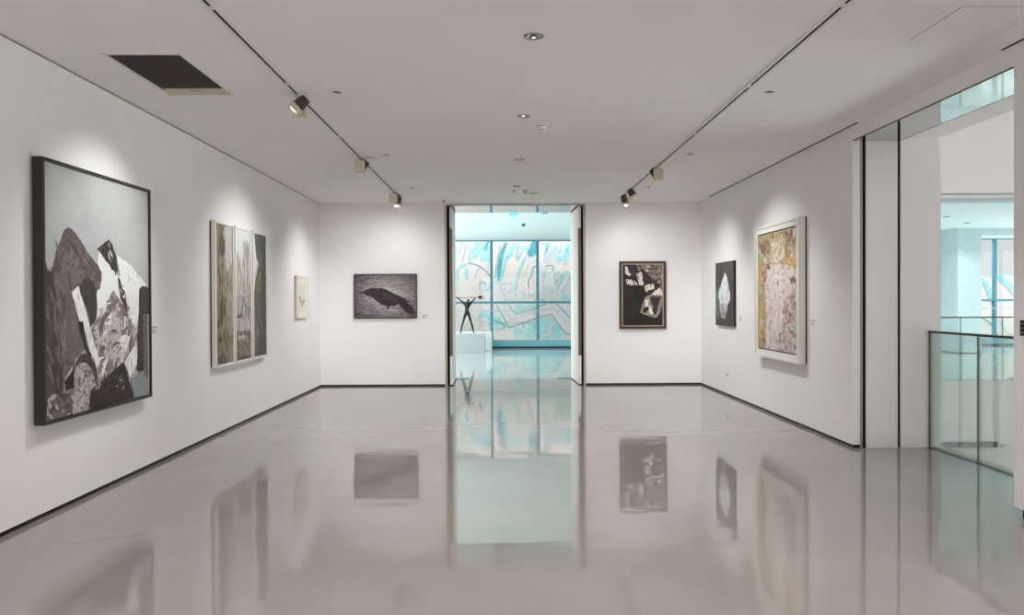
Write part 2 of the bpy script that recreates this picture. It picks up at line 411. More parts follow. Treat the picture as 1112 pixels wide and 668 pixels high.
# ------------------------------------------------------------------ surface patterns (picture fractions / metres on the mural wall)
BIG = [["white",[[0.466,0.321],[0.64,0.402],[0.962,0.456],[0.961,0.508],[0.866,0.624],[0.853,0.666],[0.729,0.621],[0.604,0.509],[0.435,0.615],[0.421,0.472]],0.01],["cone",[[0.047,0.457],[0.065,0.417],[0.095,0.36],[0.122,0.315],[0.167,0.254],[0.194,0.242],[0.24,0.251],[0.305,0.289],[0.383,0.345],[0.454,0.38],[0.495,0.421],[0.473,0.485],[0.4,0.51],[0.083,0.53]],0.006],["conelines",[[0.138,0.384],[0.238,0.325],[0.256,0.397],[0.342,0.412],[0.331,0.44],[0.226,0.497],[0.209,0.417],[0.145,0.437]],0.004],["white2",[[0.641,0.331],[0.783,0.366],[0.962,0.456],[0.974,0.508],[0.922,0.463],[0.866,0.624],[0.847,0.666],[0.735,0.588],[0.708,0.487]],0.004],["dark",[[0.449,0.313],[0.509,0.285],[0.564,0.266],[0.597,0.284],[0.63,0.332],[0.652,0.386],[0.662,0.432],[0.708,0.481],[0.72,0.487],[0.76,0.57],[0.735,0.592],[0.672,0.528],[0.657,0.468],[0.651,0.427]],0.006],["slab",[[0,0.456],[0.182,0.418],[0.207,0.489],[0.229,0.502],[0.299,0.612],[0.345,0.734],[0.258,0.771],[0.155,0.849],[0.145,0.901],[0,0.921]],0.004],["slabdark",[[0,0.42],[0.065,0.427],[0.084,0.495],[0.116,0.609],[0.14,0.741],[0.145,0.901],[0,0.92]],0.006],["archd",[[0.274,0.493],[0.302,0.465],[0.337,0.447],[0.371,0.442],[0.411,0.458],[0.437,0.495],[0.44,0.567],[0.435,0.615],[0.381,0.647],[0.348,0.576],[0.301,0.529]],0.004],["rock",[[0.604,0.491],[0.672,0.538],[0.742,0.592],[0.852,0.695],[0.787,0.779],[0.701,0.825],[0.563,0.865],[0.429,0.896],[0.393,0.851],[0.46,0.808],[0.416,0.738],[0.377,0.661],[0.46,0.606],[0.525,0.548]],0.008],["rocklight",[[0.602,0.588],[0.682,0.62],[0.704,0.671],[0.611,0.683],[0.458,0.721],[0.397,0.671],[0.439,0.634],[0.501,0.655]],0.012],["rocklight",[[0.567,0.677],[0.704,0.702],[0.775,0.757],[0.702,0.804],[0.542,0.794],[0.478,0.751]],0.012],["white2",[[0.214,0.504],[0.273,0.476],[0.462,0.808],[0.435,0.827],[0.365,0.745],[0.308,0.626],[0.279,0.626]],0.004],["black",[[0.27,0.624],[0.308,0.624],[0.34,0.725],[0.379,0.766],[0.354,0.786],[0.328,0.734]],0.004],["black",[[0.155,0.857],[0.229,0.817],[0.277,0.777],[0.256,0.857],[0.227,0.893],[0.16,0.899]],0.004],["archd2",[[0.234,0.855],[0.242,0.793],[0.286,0.761],[0.331,0.76],[0.374,0.774],[0.41,0.809],[0.434,0.854],[0.429,0.896],[0.362,0.923],[0.255,0.912]],0.004],["stone",[[0,0.919],[0.154,0.902],[0.227,0.896],[0.216,0.998],[0,0.998]],0.006],["slabblk",[[0.352,0.924],[0.519,0.876],[0.694,0.819],[0.748,0.901],[0.81,0.995],[0.358,1.0]],0.004],["archl",[[0.222,0.9],[0.228,0.837],[0.242,0.806],[0.286,0.794],[0.324,0.798],[0.364,0.815],[0.399,0.851],[0.417,0.902],[0.363,0.923],[0.354,0.999],[0.212,1.0]],0.004],["grey",[[0.772,0.903],[0.926,0.873],[0.973,0.92],[0.977,0.997],[0.808,0.995]],0.003],["white2",[[0.701,0.82],[0.775,0.778],[0.851,0.727],[0.905,0.775],[0.836,0.845],[0.76,0.897]],0.006],["archd",[[0.882,0.48],[0.914,0.465],[0.961,0.469],[0.996,0.484],[0.994,0.604],[0.921,0.605],[0.921,0.878],[0.843,0.872],[0.851,0.729],[0.874,0.624]],0.004],["stone",[[0.916,0.608],[0.972,0.604],[0.974,0.899],[0.965,0.922],[0.926,0.895]],0.004]]
T1 = [["olivegold",[[0,0],[0.524,0],[0.378,0.072],[0.171,0.102],[0.097,0.203],[0,0.223]],0.03],["pale",[[0.524,0],[0.973,0],[0.955,0.262],[0.828,0.29],[0.658,0.335],[0.54,0.278],[0.495,0.22],[0.587,0.108],[0.413,0.071]],0.02],["bark",[[0.239,0.1],[0.377,0.088],[0.459,0.12],[0.525,0.185],[0.354,0.239],[0.198,0.201]],0.02],["bark",[[0,0.525],[0.326,0.551],[0.508,0.596],[0.462,0.738],[0.532,0.81],[0.197,0.858],[0,0.836]],0.02],["beige",[[0.828,0.29],[0.955,0.271],[0.994,0.817],[0.76,0.809],[0.651,0.722],[0.605,0.605],[0.628,0.497]],0.02],["olivegold",[[0.418,0.844],[0.606,0.829],[0.716,0.894],[0.673,0.975],[0.299,0.974],[0.231,0.893]],0.03],["slate",[[0,0.943],[0.302,0.93],[0.597,0.973],[0.519,1],[0,1]],0.03]]
T2 = [["treegrey",[[0.524,0.109],[0.731,0.075],[0.957,0.094],[0.991,0.62],[0,0.616],[0,0.502],[0.004,0.214],[0.138,0.176],[0.314,0.244],[0.41,0.35],[0.456,0.278]],0.012],["lilacgrey",[[0,0.523],[1,0.492],[0.979,0.797],[0,0.792]],0.03],["bark",[[0.043,0.658],[0.461,0.647],[0.289,0.679],[0.123,0.677]],0.02],["archwhite",[[0.216,0.772],[0.246,0.702],[0.416,0.68],[0.544,0.695],[0.556,0.772]],0.02],["archwhite",[[0.643,0.773],[0.648,0.701],[0.807,0.689],[0.913,0.708],[0.909,0.771]],0.02],["oliveground",[[0,0.778],[0.998,0.785],[0.982,1],[0,1]],0.012],["archwhite",[[0.071,0.845],[0.114,0.808],[0.281,0.806],[0.622,0.821],[0.576,0.849],[0.279,0.834],[0.211,0.857]],0.03],["bark",[[0,0.986],[0.985,0.978],[0.982,1],[0,1]],0.01]]
T3 = [["pale",[[0,0],[0.09,0],[0.138,0.084],[0.206,0.149],[0.239,0.195],[0.467,0.254],[0.287,0.304],[0.133,0.396],[0.065,0.472],[0,0.473]],0.012],["olivegold",[[0.304,0.318],[0.539,0.306],[0.699,0.333],[0.391,0.399],[0.243,0.395]],0.02],["barkdark",[[0.683,0.022],[0.997,0.004],[0.931,0.52],[0.898,0.979],[0.491,0.96],[0.405,0.765],[0.522,0.521]],0.02],["barkdark",[[0,1],[0.195,0.964],[0.592,0.941],[0.944,0.917],[0.937,1]],0.02],["palegreen",[[0.021,0.701],[0.312,0.693],[0.348,0.865],[0.148,0.942],[0.007,0.9]],0.03]]
CROW = [["bglight",[[0.185,0.121],[0.403,0.05],[0.723,0.052],[0.924,0.197],[0.957,0.438],[0.855,0.533],[0.52,0.291],[0.184,0.313]],0.03],["bglight",[[0.049,0.504],[0.15,0.457],[0.3,0.602],[0.417,0.723],[0.551,0.844],[0.484,0.939],[0.232,0.914],[0.064,0.768]],0.03],["bglight",[[0.551,0.844],[0.686,0.748],[0.82,0.918],[0.786,0.941],[0.585,0.94]],0.03],["crow",[[0.045,0.485],[0.074,0.437],[0.1,0.401],[0.137,0.385],[0.192,0.346],[0.259,0.306],[0.288,0.304],[0.352,0.319],[0.428,0.305],[0.486,0.327],[0.553,0.368],[0.637,0.436],[0.763,0.516],[0.785,0.542],[0.855,0.567],[0.813,0.586],[0.925,0.644],[0.851,0.653],[0.939,0.75],[0.995,0.912],[0.941,0.926],[0.854,0.899],[0.787,0.802],[0.707,0.686],[0.653,0.729],[0.572,0.738],[0.552,0.772],[0.538,0.8],[0.511,0.793],[0.528,0.738],[0.426,0.687],[0.351,0.616],[0.287,0.52],[0.2,0.486],[0.136,0.428],[0.083,0.442]],0.003],["crowwing",[[0.402,0.41],[0.519,0.411],[0.637,0.496],[0.754,0.605],[0.636,0.628],[0.485,0.543]],0.02]]
STILL = [["brown",[[0.351,0],[1,0],[1,0.508],[0.938,0.427],[0.947,0.349],[0.768,0.243],[0.49,0.07],[0.413,0.121],[0.366,0.08]],0.012],["cream",[[0.814,0.426],[0.938,0.376],[1,0.488],[1,0.518],[0.674,0.517]],0.012],["plum",[[0.49,0.076],[0.706,0.213],[0.935,0.362],[0.767,0.446],[0.596,0.523],[0.566,0.405],[0.521,0.222]],0.004],["plum",[[0.15,0],[0.259,0],[0.335,0.12],[0.366,0.181],[0.242,0.201],[0.181,0.059]],0.01],["cream",[[0.073,0.035],[0.135,0.055],[0.15,0.12],[0.211,0.151],[0.205,0.185],[0.134,0.185],[0.072,0.15]],0.02],["cream",[[0.081,0.252],[0.242,0.242],[0.303,0.323],[0.241,0.347],[0.102,0.313]],0.02],["cream",[[0.366,0.151],[0.459,0.121],[0.505,0.192],[0.489,0.253],[0.545,0.304],[0.504,0.354],[0.412,0.334],[0.381,0.252],[0.36,0.222]],0.02],["cream",[[0.273,0.266],[0.335,0.283],[0.381,0.334],[0.334,0.344]],0.02],["cream",[[0.557,0.348],[0.675,0.324],[0.783,0.335],[0.798,0.396],[0.73,0.426],[0.643,0.416],[0.597,0.462],[0.557,0.426]],0.02],["stonegrey",[[0.556,0.531],[0.767,0.487],[0.99,0.504],[0.977,0.711],[0.895,0.849],[0.796,0.877],[0.431,0.795],[0.487,0.669]],0.006],["cream",[[0.556,0.568],[0.643,0.572],[0.627,0.669],[0.71,0.69],[0.765,0.812],[0.688,0.812],[0.626,0.73],[0.555,0.69]],0.015],["plum",[[0.683,0.527],[0.959,0.52],[0.896,0.67],[0.812,0.843],[0.741,0.771],[0.766,0.69],[0.704,0.629]],0.005],["black",[[0.518,0.704],[0.648,0.686],[0.661,0.73],[0.555,0.795],[0.502,0.771]],0.01]]
LEAF = [["tealgrey",[[0.033,0.387],[0.24,0.409],[0.271,0.727],[0.503,0.889],[0.098,0.917],[0.029,0.786]],0.03],["flame",[[0.541,0.164],[0.637,0.244],[0.737,0.349],[0.774,0.436],[0.836,0.499],[0.823,0.597],[0.729,0.66],[0.684,0.759],[0.49,0.875],[0.357,0.865],[0.318,0.763],[0.251,0.671],[0.205,0.559],[0.212,0.465],[0.308,0.364],[0.362,0.3],[0.442,0.247]],0.035],["flamegrey",[[0.306,0.652],[0.472,0.651],[0.438,0.725],[0.633,0.742],[0.503,0.862],[0.371,0.855]],0.02],["rust",[[0.304,0.885],[0.567,0.888],[0.567,0.961],[0.303,0.959]],0.02]]
FIG = [["green",[[0.008,0.147],[0.151,0.165],[0.276,0.17],[0.312,0.241],[0.182,0.25],[0.008,0.252]],0.03],["green",[[0.737,0.166],[0.87,0.161],[0.992,0.153],[0.992,0.188],[0.87,0.186],[0.737,0.196]],0.02],["greendim",[[0.009,0.008],[0.152,0.019],[0.277,0.004],[0.427,0.006],[0.338,0.052],[0.055,0.061]],0.03],["maroon",[[0.039,0.065],[0.167,0.049],[0.292,0.053],[0.307,0.107],[0.245,0.146],[0.054,0.135]],0.03],["ochre",[[0.008,0.255],[0.213,0.264],[0.229,0.291],[0.008,0.297]],0.02],["ochre",[[0.007,0.322],[0.182,0.343],[0.165,0.42],[0.007,0.432]],0.03],["ochre",[[0.731,0.211],[0.992,0.203],[0.992,0.286],[0.817,0.278],[0.737,0.252]],0.03],["palegreen",[[0.007,0.447],[0.165,0.46],[0.133,0.526],[0.006,0.525]],0.03],["ochre",[[0.002,0.629],[0.219,0.617],[0.235,0.857],[0.0,0.933]],0.03],["maroonedge",[[0.337,0.071],[0.486,0.062],[0.577,0.014],[0.628,0.077],[0.71,0.097],[0.756,0.203],[0.649,0.248],[0.499,0.28],[0.391,0.226],[0.352,0.138]],0.02],["ivory",[[0.361,0.087],[0.485,0.081],[0.586,0.037],[0.614,0.09],[0.683,0.108],[0.723,0.197],[0.627,0.233],[0.505,0.264],[0.42,0.218],[0.385,0.136]],0.02],["pink",[[0.26,0.297],[0.336,0.276],[0.499,0.276],[0.763,0.288],[0.9,0.313],[0.984,0.351],[0.982,0.692],[0.981,0.999],[0.553,1],[0.199,0.996],[0.211,0.847],[0.236,0.704],[0.191,0.551],[0.212,0.421],[0.244,0.345]],0.014],["pinkwhite",[[0.484,0.296],[0.736,0.315],[0.681,0.432],[0.626,0.504],[0.665,0.553],[0.664,0.749],[0.522,0.773],[0.489,0.89],[0.235,0.966],[0.271,0.704],[0.255,0.552]],0.03],["pinkbrown",[[0.696,0.554],[0.977,0.535],[0.981,0.999],[0.521,0.999],[0.489,0.911],[0.664,0.831]],0.03],["maroon",[[0.229,0.281],[0.306,0.275],[0.372,0.287],[0.336,0.309],[0.238,0.311]],0.02],["maroon",[[0.724,0.048],[0.818,0.028],[0.896,0.026],[0.891,0.052],[0.818,0.082],[0.738,0.076]],0.03],["maroon",[[0.842,0.399],[0.946,0.394],[0.983,0.438],[0.881,0.436]],0.03]]
SMALL = [["tan",[[0.142,0.484],[0.366,0.455],[0.416,0.646],[0.192,0.672]],0.03],["orange",[[0.36,0.646],[0.878,0.563],[0.911,0.66],[0.47,0.755]],0.04],["darkb",[[0,0.757],[0.079,0.758],[0.111,0.807],[0,0.811]],0.04],["darkb",[[0.413,0.755],[0.641,0.75],[0.582,0.797],[0.446,0.796]],0.04]]
MURAL = [[1,0.067,[[-1.596,3.536],[-1.605,3.267],[-1.623,2.897]]],[2,0.027,[[-1.251,3.501],[-1.319,3.199],[-1.388,2.93]]],[1,0.034,[[-1.435,3.569],[-1.267,3.535],[-1.1,3.366],[-1.153,2.896]]],[1,0.081,[[-1.163,2.869],[-1.338,2.812],[-1.473,2.729],[-1.591,2.561]]],[2,0.03,[[-1.17,2.879],[-0.968,2.834],[-0.8,2.766],[-0.616,2.641],[-0.499,2.523],[-0.415,2.415]]],[1,0.094,[[-1.574,2.611],[-1.569,2.443],[-1.509,2.292]]],[1,0.101,[[-1.238,2.694],[-1.256,2.526],[-1.213,2.297]]],[1,0.027,[[-0.784,2.699],[-0.885,2.592],[-0.92,2.424],[-0.988,2.34]]],[1,0.02,[[-1.543,2.225],[-1.571,1.888]]],[3,0.017,[[-1.073,2.155],[-1.023,1.987],[-0.899,1.852]]],[1,0.051,[[-0.48,2.927],[-0.498,2.658]]],[1,0.074,[[-0.696,3.398],[-0.714,3.163],[-0.699,2.927]]],[1,0.024,[[-0.585,2.086],[-0.618,2.17],[-0.702,2.187],[-0.77,2.12],[-0.804,2.053],[-0.771,1.969],[-0.67,1.935],[-0.519,1.951],[-0.417,2.052]]],[1,0.02,[[-0.804,2.087],[-0.77,2.205],[-0.669,2.238],[-0.585,2.187],[-0.568,2.086],[-0.619,2.019]]],[2,0.02,[[-0.016,3.597],[-0.143,3.127],[-0.222,2.656],[-0.244,2.32]]],[2,0.121,[[0.152,3.597],[0.002,3.227],[-0.094,2.757],[-0.123,2.252]]],[1,0.088,[[0.415,3.596],[0.177,3.159],[0.04,2.689],[-0.056,2.185]]],[1,0.04,[[0.549,3.562],[0.38,3.327],[0.21,3.025]]],[3,0.024,[[-0.191,3.564],[-0.091,3.463],[-0.159,3.329]]],[1,0.02,[[-0.281,2.293],[-0.104,2.124],[0.088,2.167],[0.273,2.17],[0.347,2.082],[0.306,1.947],[0.164,1.773]]],[1,0.02,[[-0.097,2.117],[0.019,1.831],[0.143,1.527]]],[1,0.017,[[0.17,1.672],[0.389,1.56]]],[1,0.101,[[0.649,3.393],[0.851,3.386],[0.986,3.442],[1.071,3.593]]],[2,0.236,[[1.138,3.627],[1.093,3.324],[0.9,3.157]]],[1,0.074,[[0.85,3.14],[0.663,2.787],[0.526,2.35],[0.447,1.896]]],[1,0.051,[[0.766,3.325],[0.631,3.158],[0.512,2.939]]],[3,0.02,[[0.991,3.055],[0.848,2.652],[0.711,2.316]]],[1,0.02,[[1.136,3.156],[1.135,2.886]]],[1,0.067,[[0.448,3.562],[0.329,3.327],[0.345,3.125]]],[2,0.027,[[1.202,2.785],[1.084,2.725],[1.032,2.449],[0.906,2.248],[0.929,2.012]]],[1,0.101,[[1.357,3.559],[1.508,3.508],[1.66,3.558]]],[1,0.101,[[1.694,3.524],[1.592,3.322],[1.456,3.171]]],[3,0.202,[[1.829,3.591],[1.777,3.322],[1.591,3.087],[1.522,2.885]]],[1,0.081,[[2.098,3.556],[2.03,3.321],[1.894,3.119]]],[1,0.148,[[2.334,3.555],[2.249,3.252],[2.181,3.084],[1.86,3.012]]],[1,0.067,[[2.384,3.252],[2.265,3.017],[2.163,2.798]]],[1,0.054,[[1.927,3.001],[1.994,2.849]]],[2,0.024,[[1.505,2.75],[1.64,2.783],[1.758,2.79],[1.781,2.574]]],[3,0.024,[[1.522,2.75],[1.453,2.313],[1.377,2.01]]],[3,0.02,[[1.319,2.583],[1.393,2.481]]],[2,0.017,[[1.823,2.16],[2.094,2.452]]],[2,0.017,[[1.919,2.553],[2.178,2.411],[1.889,1.917]]],[2,0.017,[[2.094,2.485],[2.263,2.596],[2.384,2.46],[2.329,2.269]]],[2,0.017,[[2.281,2.158],[2.058,1.899]]],[1,0.067,[[2.093,2.377],[1.873,2.075]]],[2,0.027,[[-0.507,0.945],[-0.204,0.866],[-0.019,0.774],[0.105,0.649]]],[2,0.024,[[-0.215,1.432],[-0.001,1.053],[0.219,0.648]]],[3,0.013,[[0.068,1.329],[0.301,0.89],[0.463,0.95]]],[2,0.024,[[0.196,1.436],[0.464,1.092]]],[2,0.017,[[0.219,0.638],[0.462,0.701]]],[1,0.017,[[-0.273,0.455],[-0.105,0.528],[0.104,0.581]]],[1,0.017,[[-1.383,0.555],[-1.265,0.696],[-1.146,0.87]]],[1,0.017,[[-1.111,1.099],[-0.87,0.923]]],[1,0.017,[[-1.635,0.731],[-1.449,0.831]]],[1,0.017,[[-1.215,0.494],[-1.012,0.728]]],[3,0.061,[[-0.775,1.131],[-0.826,0.929],[-0.743,0.828],[-0.811,0.626]]],[2,0.024,[[0.336,1.261],[0.47,1.092],[1.179,1.307],[1.516,1.44]]],[3,0.013,[[0.334,0.89],[1.111,1.156],[1.819,1.348]]],[2,0.024,[[0.198,0.614],[0.333,0.654],[1.177,0.936],[1.717,1.102],[1.952,0.747],[2.22,0.392],[2.396,0.374]]],[2,0.024,[[1.881,1.462],[2.398,0.907]]],[3,0.013,[[1.779,1.328],[2.256,0.779],[2.397,0.762]]],[3,0.017,[[1.646,1.045],[1.646,0.243]]],[3,0.017,[[1.734,1.018],[1.72,0.243]]],[1,0.129,[[16.854,2.282],[17.05,1.957],[17.247,1.373]]],[1,0.193,[[17.442,2.344],[17.899,1.953],[18.292,1.369]]],[2,0.039,[[16.855,0.889],[17.182,0.661],[17.476,0.141]]],[1,0.032,[[17.508,0.789],[17.705,0.399],[17.966,0.268]]],[1,0.096,[[16.985,2.346],[17.964,2.374]]]]
PATCH = [[1,[[-0.958,3.601],[-0.386,3.599],[-0.389,2.926],[-0.615,2.9],[-0.657,3.163],[-0.663,3.331],[-0.764,3.415],[-0.959,3.416]]],[1,[[-1.016,3.399],[-0.696,3.398],[-0.765,3.197],[-0.9,3.046],[-1.052,2.929]]],[4,[[-0.714,1.215],[-0.398,1.224],[-0.305,0.927],[-0.34,0.59],[-0.502,0.591],[-0.466,0.894],[-0.776,0.997]]],[4,[[-0.303,1.213],[-0.162,1.212],[0.206,0.655],[-0.037,0.582],[-0.3,0.556]]],[4,[[0.401,0.647],[1.633,1.018],[1.629,0.243],[0.399,0.249]]],[4,[[1.75,0.991],[2.17,0.392],[2.22,0.24],[1.747,0.242]]],[4,[[0.404,1.429],[1.348,1.424],[0.47,1.142]]]]
SPECK = [[1.599,2.504,0.029],[1.514,2.544,0.029],[2.309,1.749,0.045],[1.582,2.037,0.024],[1.533,2.501,0.021],[2.319,1.719,0.047],[2.188,2.404,0.025],[2.005,1.825,0.049],[2.272,2.519,0.038],[2.052,2.068,0.02],[1.847,2.518,0.052],[2.255,2.022,0.025],[2.3,1.995,0.05],[2.237,2.065,0.03],[1.977,2.149,0.019],[1.668,1.739,0.014],[1.398,1.941,0.024],[1.909,2.106,0.027],[2.394,2.401,0.03],[1.562,1.934,0.024],[1.721,1.81,0.026],[1.932,1.639,0.016],[1.416,2.369,0.045],[1.995,2.358,0.026],[1.536,2.121,0.014],[2.078,1.647,0.053],[2.117,1.578,0.013],[1.65,1.574,0.045],[1.777,1.598,0.039],[2.206,2.297,0.02],[1.816,2.467,0.028],[2.357,2.255,0.012],[1.399,2.433,0.046],[1.73,2.302,0.016],[2.377,2.155,0.021],[1.415,2.556,0.019],[2.059,2.452,0.014],[1.864,2.346,0.055],[1.478,2.045,0.045],[1.776,1.55,0.033],[1.604,2.173,0.014],[1.792,2.347,0.05],[2.219,2.075,0.013],[1.617,2.354,0.021],[1.591,1.678,0.018],[1.402,1.616,0.036],[2.386,2.178,0.051],[2.033,1.761,0.044],[1.869,2.514,0.021],[2.262,1.642,0.052],[1.702,1.907,0.046],[2.021,1.735,0.035],[2.034,1.874,0.024],[2.313,1.581,0.015],[2.364,1.575,0.041],[1.395,1.647,0.017],[2.362,1.893,0.015],[1.525,1.931,0.036],[2.129,1.613,0.021],[1.352,1.622,0.013],[2.268,2.488,0.047],[2.167,1.667,0.036],[2.27,2.395,0.041],[1.694,1.654,0.045],[1.843,2.047,0.013],[1.386,1.976,0.033],[2.254,1.957,0.018],[1.728,1.787,0.034],[1.36,1.714,0.048],[1.439,2.03,0.028],[2.174,2.278,0.022],[1.857,1.573,0.016],[1.47,1.947,0.05],[1.886,2.146,0.049],[2.164,2.541,0.05],[1.556,2.29,0.048],[1.791,1.754,0.019],[2.266,2.422,0.018],[1.868,2.249,0.035],[2.295,1.846,0.012],[1.676,2.028,0.033],[2.098,2.091,0.015],[1.605,1.702,0.027],[2.15,1.55,0.039],[2.057,1.956,0.025],[2.305,2.109,0.051],[1.668,1.68,0.046],[1.991,2.137,0.018],[2.157,2.223,0.04],[1.492,2.527,0.018],[2.198,2.421,0.051],[1.739,1.994,0.027],[2.001,2.513,0.029],[2.33,2.419,0.04],[1.693,2.291,0.013],[1.369,1.593,0.048],[2.186,1.743,0.053],[1.516,1.986,0.033],[1.948,1.603,0.045],[2.364,2.486,0.04],[2.055,1.81,0.039],[2.22,2.286,0.052],[1.774,1.969,0.051],[2.087,2.28,0.022],[1.691,1.939,0.055],[2.291,2.181,0.029],[2.206,2.307,0.03],[1.366,2.418,0.035],[2.075,1.951,0.028],[2.344,1.94,0.019],[1.419,1.567,0.054],[2.312,1.961,0.025],[1.447,2.338,0.022],[2.319,1.65,0.045],[1.507,2.359,0.025],[2.343,2.436,0.046],[2.062,2.024,0.053],[1.625,2.05,0.019],[1.454,2.582,0.026],[1.48,2.55,0.055],[1.651,1.656,0.042],[2.114,1.907,0.053],[2.268,1.837,0.036],[2.075,1.833,0.036],[1.877,2.448,0.048],[1.858,2.541,0.019],[2.266,2.337,0.029],[2.062,1.685,0.026],[1.755,2.159,0.013],[2.269,2.592,0.053],[1.511,2.447,0.048],[2.212,2.363,0.036],[1.848,1.84,0.02],[2.211,1.538,0.042],[2.312,1.602,0.028],[2.235,1.714,0.037],[1.462,1.949,0.051],[1.669,1.918,0.051],[1.98,2.574,0.039],[1.616,1.69,0.04],[1.67,1.65,0.039],[1.703,1.716,0.05],[2.282,1.66,0.04],[2.08,1.961,0.035],[2.383,2.231,0.016],[2.096,2.076,0.035],[1.976,2.344,0.021],[1.424,1.774,0.051],[2.08,2.487,0.054],[2.215,2.064,0.012],[2.055,1.662,0.029],[0.441,1.633,0.013],[1.34,1.827,0.022],[2.145,1.62,0.035],[0.988,1.746,0.029],[0.472,1.741,0.039],[1.879,1.582,0.02],[1.755,1.608,0.032],[1.261,1.817,0.013],[2.139,1.558,0.02],[1.883,1.736,0.03],[2.052,1.764,0.029],[0.906,1.705,0.013],[0.921,1.781,0.038],[0.664,1.623,0.014],[2.334,1.815,0.015],[0.818,1.564,0.031],[2.146,1.704,0.015],[1.071,1.723,0.04],[0.731,1.796,0.036],[0.627,1.552,0.02],[1.514,1.652,0.037],[0.553,1.594,0.017],[1.81,1.864,0.033],[0.76,1.809,0.013],[1.04,1.766,0.04],[1.592,1.752,0.04],[0.742,1.806,0.039],[2.265,1.641,0.039],[0.517,1.575,0.032],[1.711,1.59,0.015],[0.796,1.832,0.025],[1.473,1.693,0.022],[1.859,1.591,0.033],[0.48,1.828,0.018],[0.871,1.684,0.017],[1.627,1.758,0.022],[1.789,1.555,0.017],[1.085,1.546,0.018],[0.459,1.815,0.035],[1.834,1.557,0.026],[0.487,1.776,0.032],[1.174,1.829,0.023],[1.312,1.756,0.024],[0.672,1.868,0.034],[1.837,1.732,0.015],[0.983,1.689,0.037],[1.346,1.547,0.027],[0.759,1.671,0.029],[1.576,1.63,0.013],[1.259,1.606,0.016],[0.489,1.818,0.02],[1.256,1.77,0.03],[0.738,1.762,0.031],[1.469,1.552,0.038],[0.91,1.765,0.027],[1.469,1.752,0.036],[0.79,1.719,0.015],[2.132,1.671,0.04],[0.685,1.639,0.029]]
P_SPOT, P_DOWN, P_SIDE, P_REAR_FILL, P_LONG_FILL, P_HALL_FILL = 124.0, 82.0, 47.0, 86.0, 1420.0, 190.0
SKY_LOW, SKY_HIGH, SKY_REAR_FILL = (.72, .72, .71, 1), (8.6, 9.1, 9.2, 1), (3.3, 3.22, 3.22, 1)
EXPOSURE = 0.0
CAM_ROWS = [[0.9999102, -0.0125885, -0.0046061], [-0.004712, -0.0083923, -0.9999537], [0.0125492, 0.9998855, -0.0084509]]

# ------------------------------------------------------------------ mural wall outside
def smooth(pts, n=5):
    if len(pts) < 3: return [tuple(p) for p in pts]
    P = [pts[0]] + list(pts) + [pts[-1]]
    out = []
    for i in range(1, len(P) - 2):
        p0, p1, p2, p3 = [Vector((q[0], q[1])) for q in P[i - 1:i + 3]]
        for k in range(n):
            t = k / n
            v = 0.5 * ((2 * p1) + (-p0 + p2) * t + (2 * p0 - 5 * p1 + 4 * p2 - p3) * t * t + (-p0 + 3 * p1 - 3 * p2 + p3) * t ** 3)
            out.append((v.x, v.y))
    out.append((pts[-1][0], pts[-1][1]))
    return out

YM = 26.8
MURW = paint('mural_white', [(214, 195, 189), (212, 195, 188), (206, 194, 189)], scale=.6, detail=5, rough=.8)
MURL = paint('mural_teal', [(122, 184, 194), (158, 194, 196), (104, 174, 188)], scale=2.5, detail=6, rough=.8)
MURT = paint('mural_deep_teal', [(58, 132, 148), (88, 156, 168)], scale=3, detail=6, rough=.8)
MURV = paint('mural_lilac', [(176, 184, 194), (192, 184, 190)], scale=3, detail=5, rough=.8)
MURP = paint('mural_pale_cyan', [(206, 200, 194), (134, 192, 190), (166, 196, 192)], scale=4, detail=9, rough=.8, lo=.42, hi=.6)
mw = MB()
mw.box(-16, 9.5, YM, YM + .3, -.4, 4.3, 0)
mw.box(9.5, 32, YM, YM + .3, -.4, 2.35, 0)
lay = [0]
def ribbon(col, wd, pts, sm=True, taper=True):
    lay[0] += 1
    y = YM - 0.002 - 0.00025 * lay[0]
    p = smooth(pts) if sm else pts
    n = len(p); a = []; b = []
    for i in range(n):
        d = Vector(p[min(i + 1, n - 1)]) - Vector(p[max(i - 1, 0)])
        if d.length < 1e-6: d = Vector((1, 0))
        nrm = Vector((-d.y, d.x)).normalized()
        t = i / (n - 1)
        h = wd * .5 * ((.45 + .55 * math.sin(PI * min(max(t, .0), 1)) ** .6) if taper else 1)
        a.append((p[i][0] + nrm.x * h, y, p[i][1] + nrm.y * h)); b.append((p[i][0] - nrm.x * h, y, p[i][1] - nrm.y * h))
    for i in range(n - 1):
        mw.poly([a[i], a[i + 1], b[i + 1], b[i]], col)
for col, pts in PATCH:
    lay[0] += 1
    mw.poly([(x, YM - .002 - .00025 * lay[0], z) for x, z in pts], col)
for col, wd, pts in MURAL:
    straight = (len(pts) <= 3 or wd < .03) and col in (2, 3) and wd < .03
    ribbon(col, max(wd * 1.25, .022), pts, sm=not straight, taper=wd > .05)
for x, z, r in SPECK:
    lay[0] += 0.02
    n = 6; o0 = random.random() * 6
    mw.poly([(x + r * random.uniform(.6, 1.2) * math.cos(o0 + k), YM - .002 - .00025 * lay[0], z + r * random.uniform(.6, 1.2) * math.sin(o0 + k)) for k in range(n)], 4)
rs = random.Random(5)
for i in range(26):                            # hatching across the upper part of the picture
    x = rs.uniform(-1.9, 2.6); z = rs.uniform(2.9, 3.75); a = rs.uniform(.9, 1.5); L = rs.uniform(.2, .55); bnd = rs.uniform(-.25, .25)
    ribbon(rs.choice((1, 1, 2, 3)), rs.choice((.02, .025, .04, .07)), [(x + L * t * math.cos(a + bnd * t), z + L * t * math.sin(a + bnd * t)) for t in (0, .35, .7, 1)])
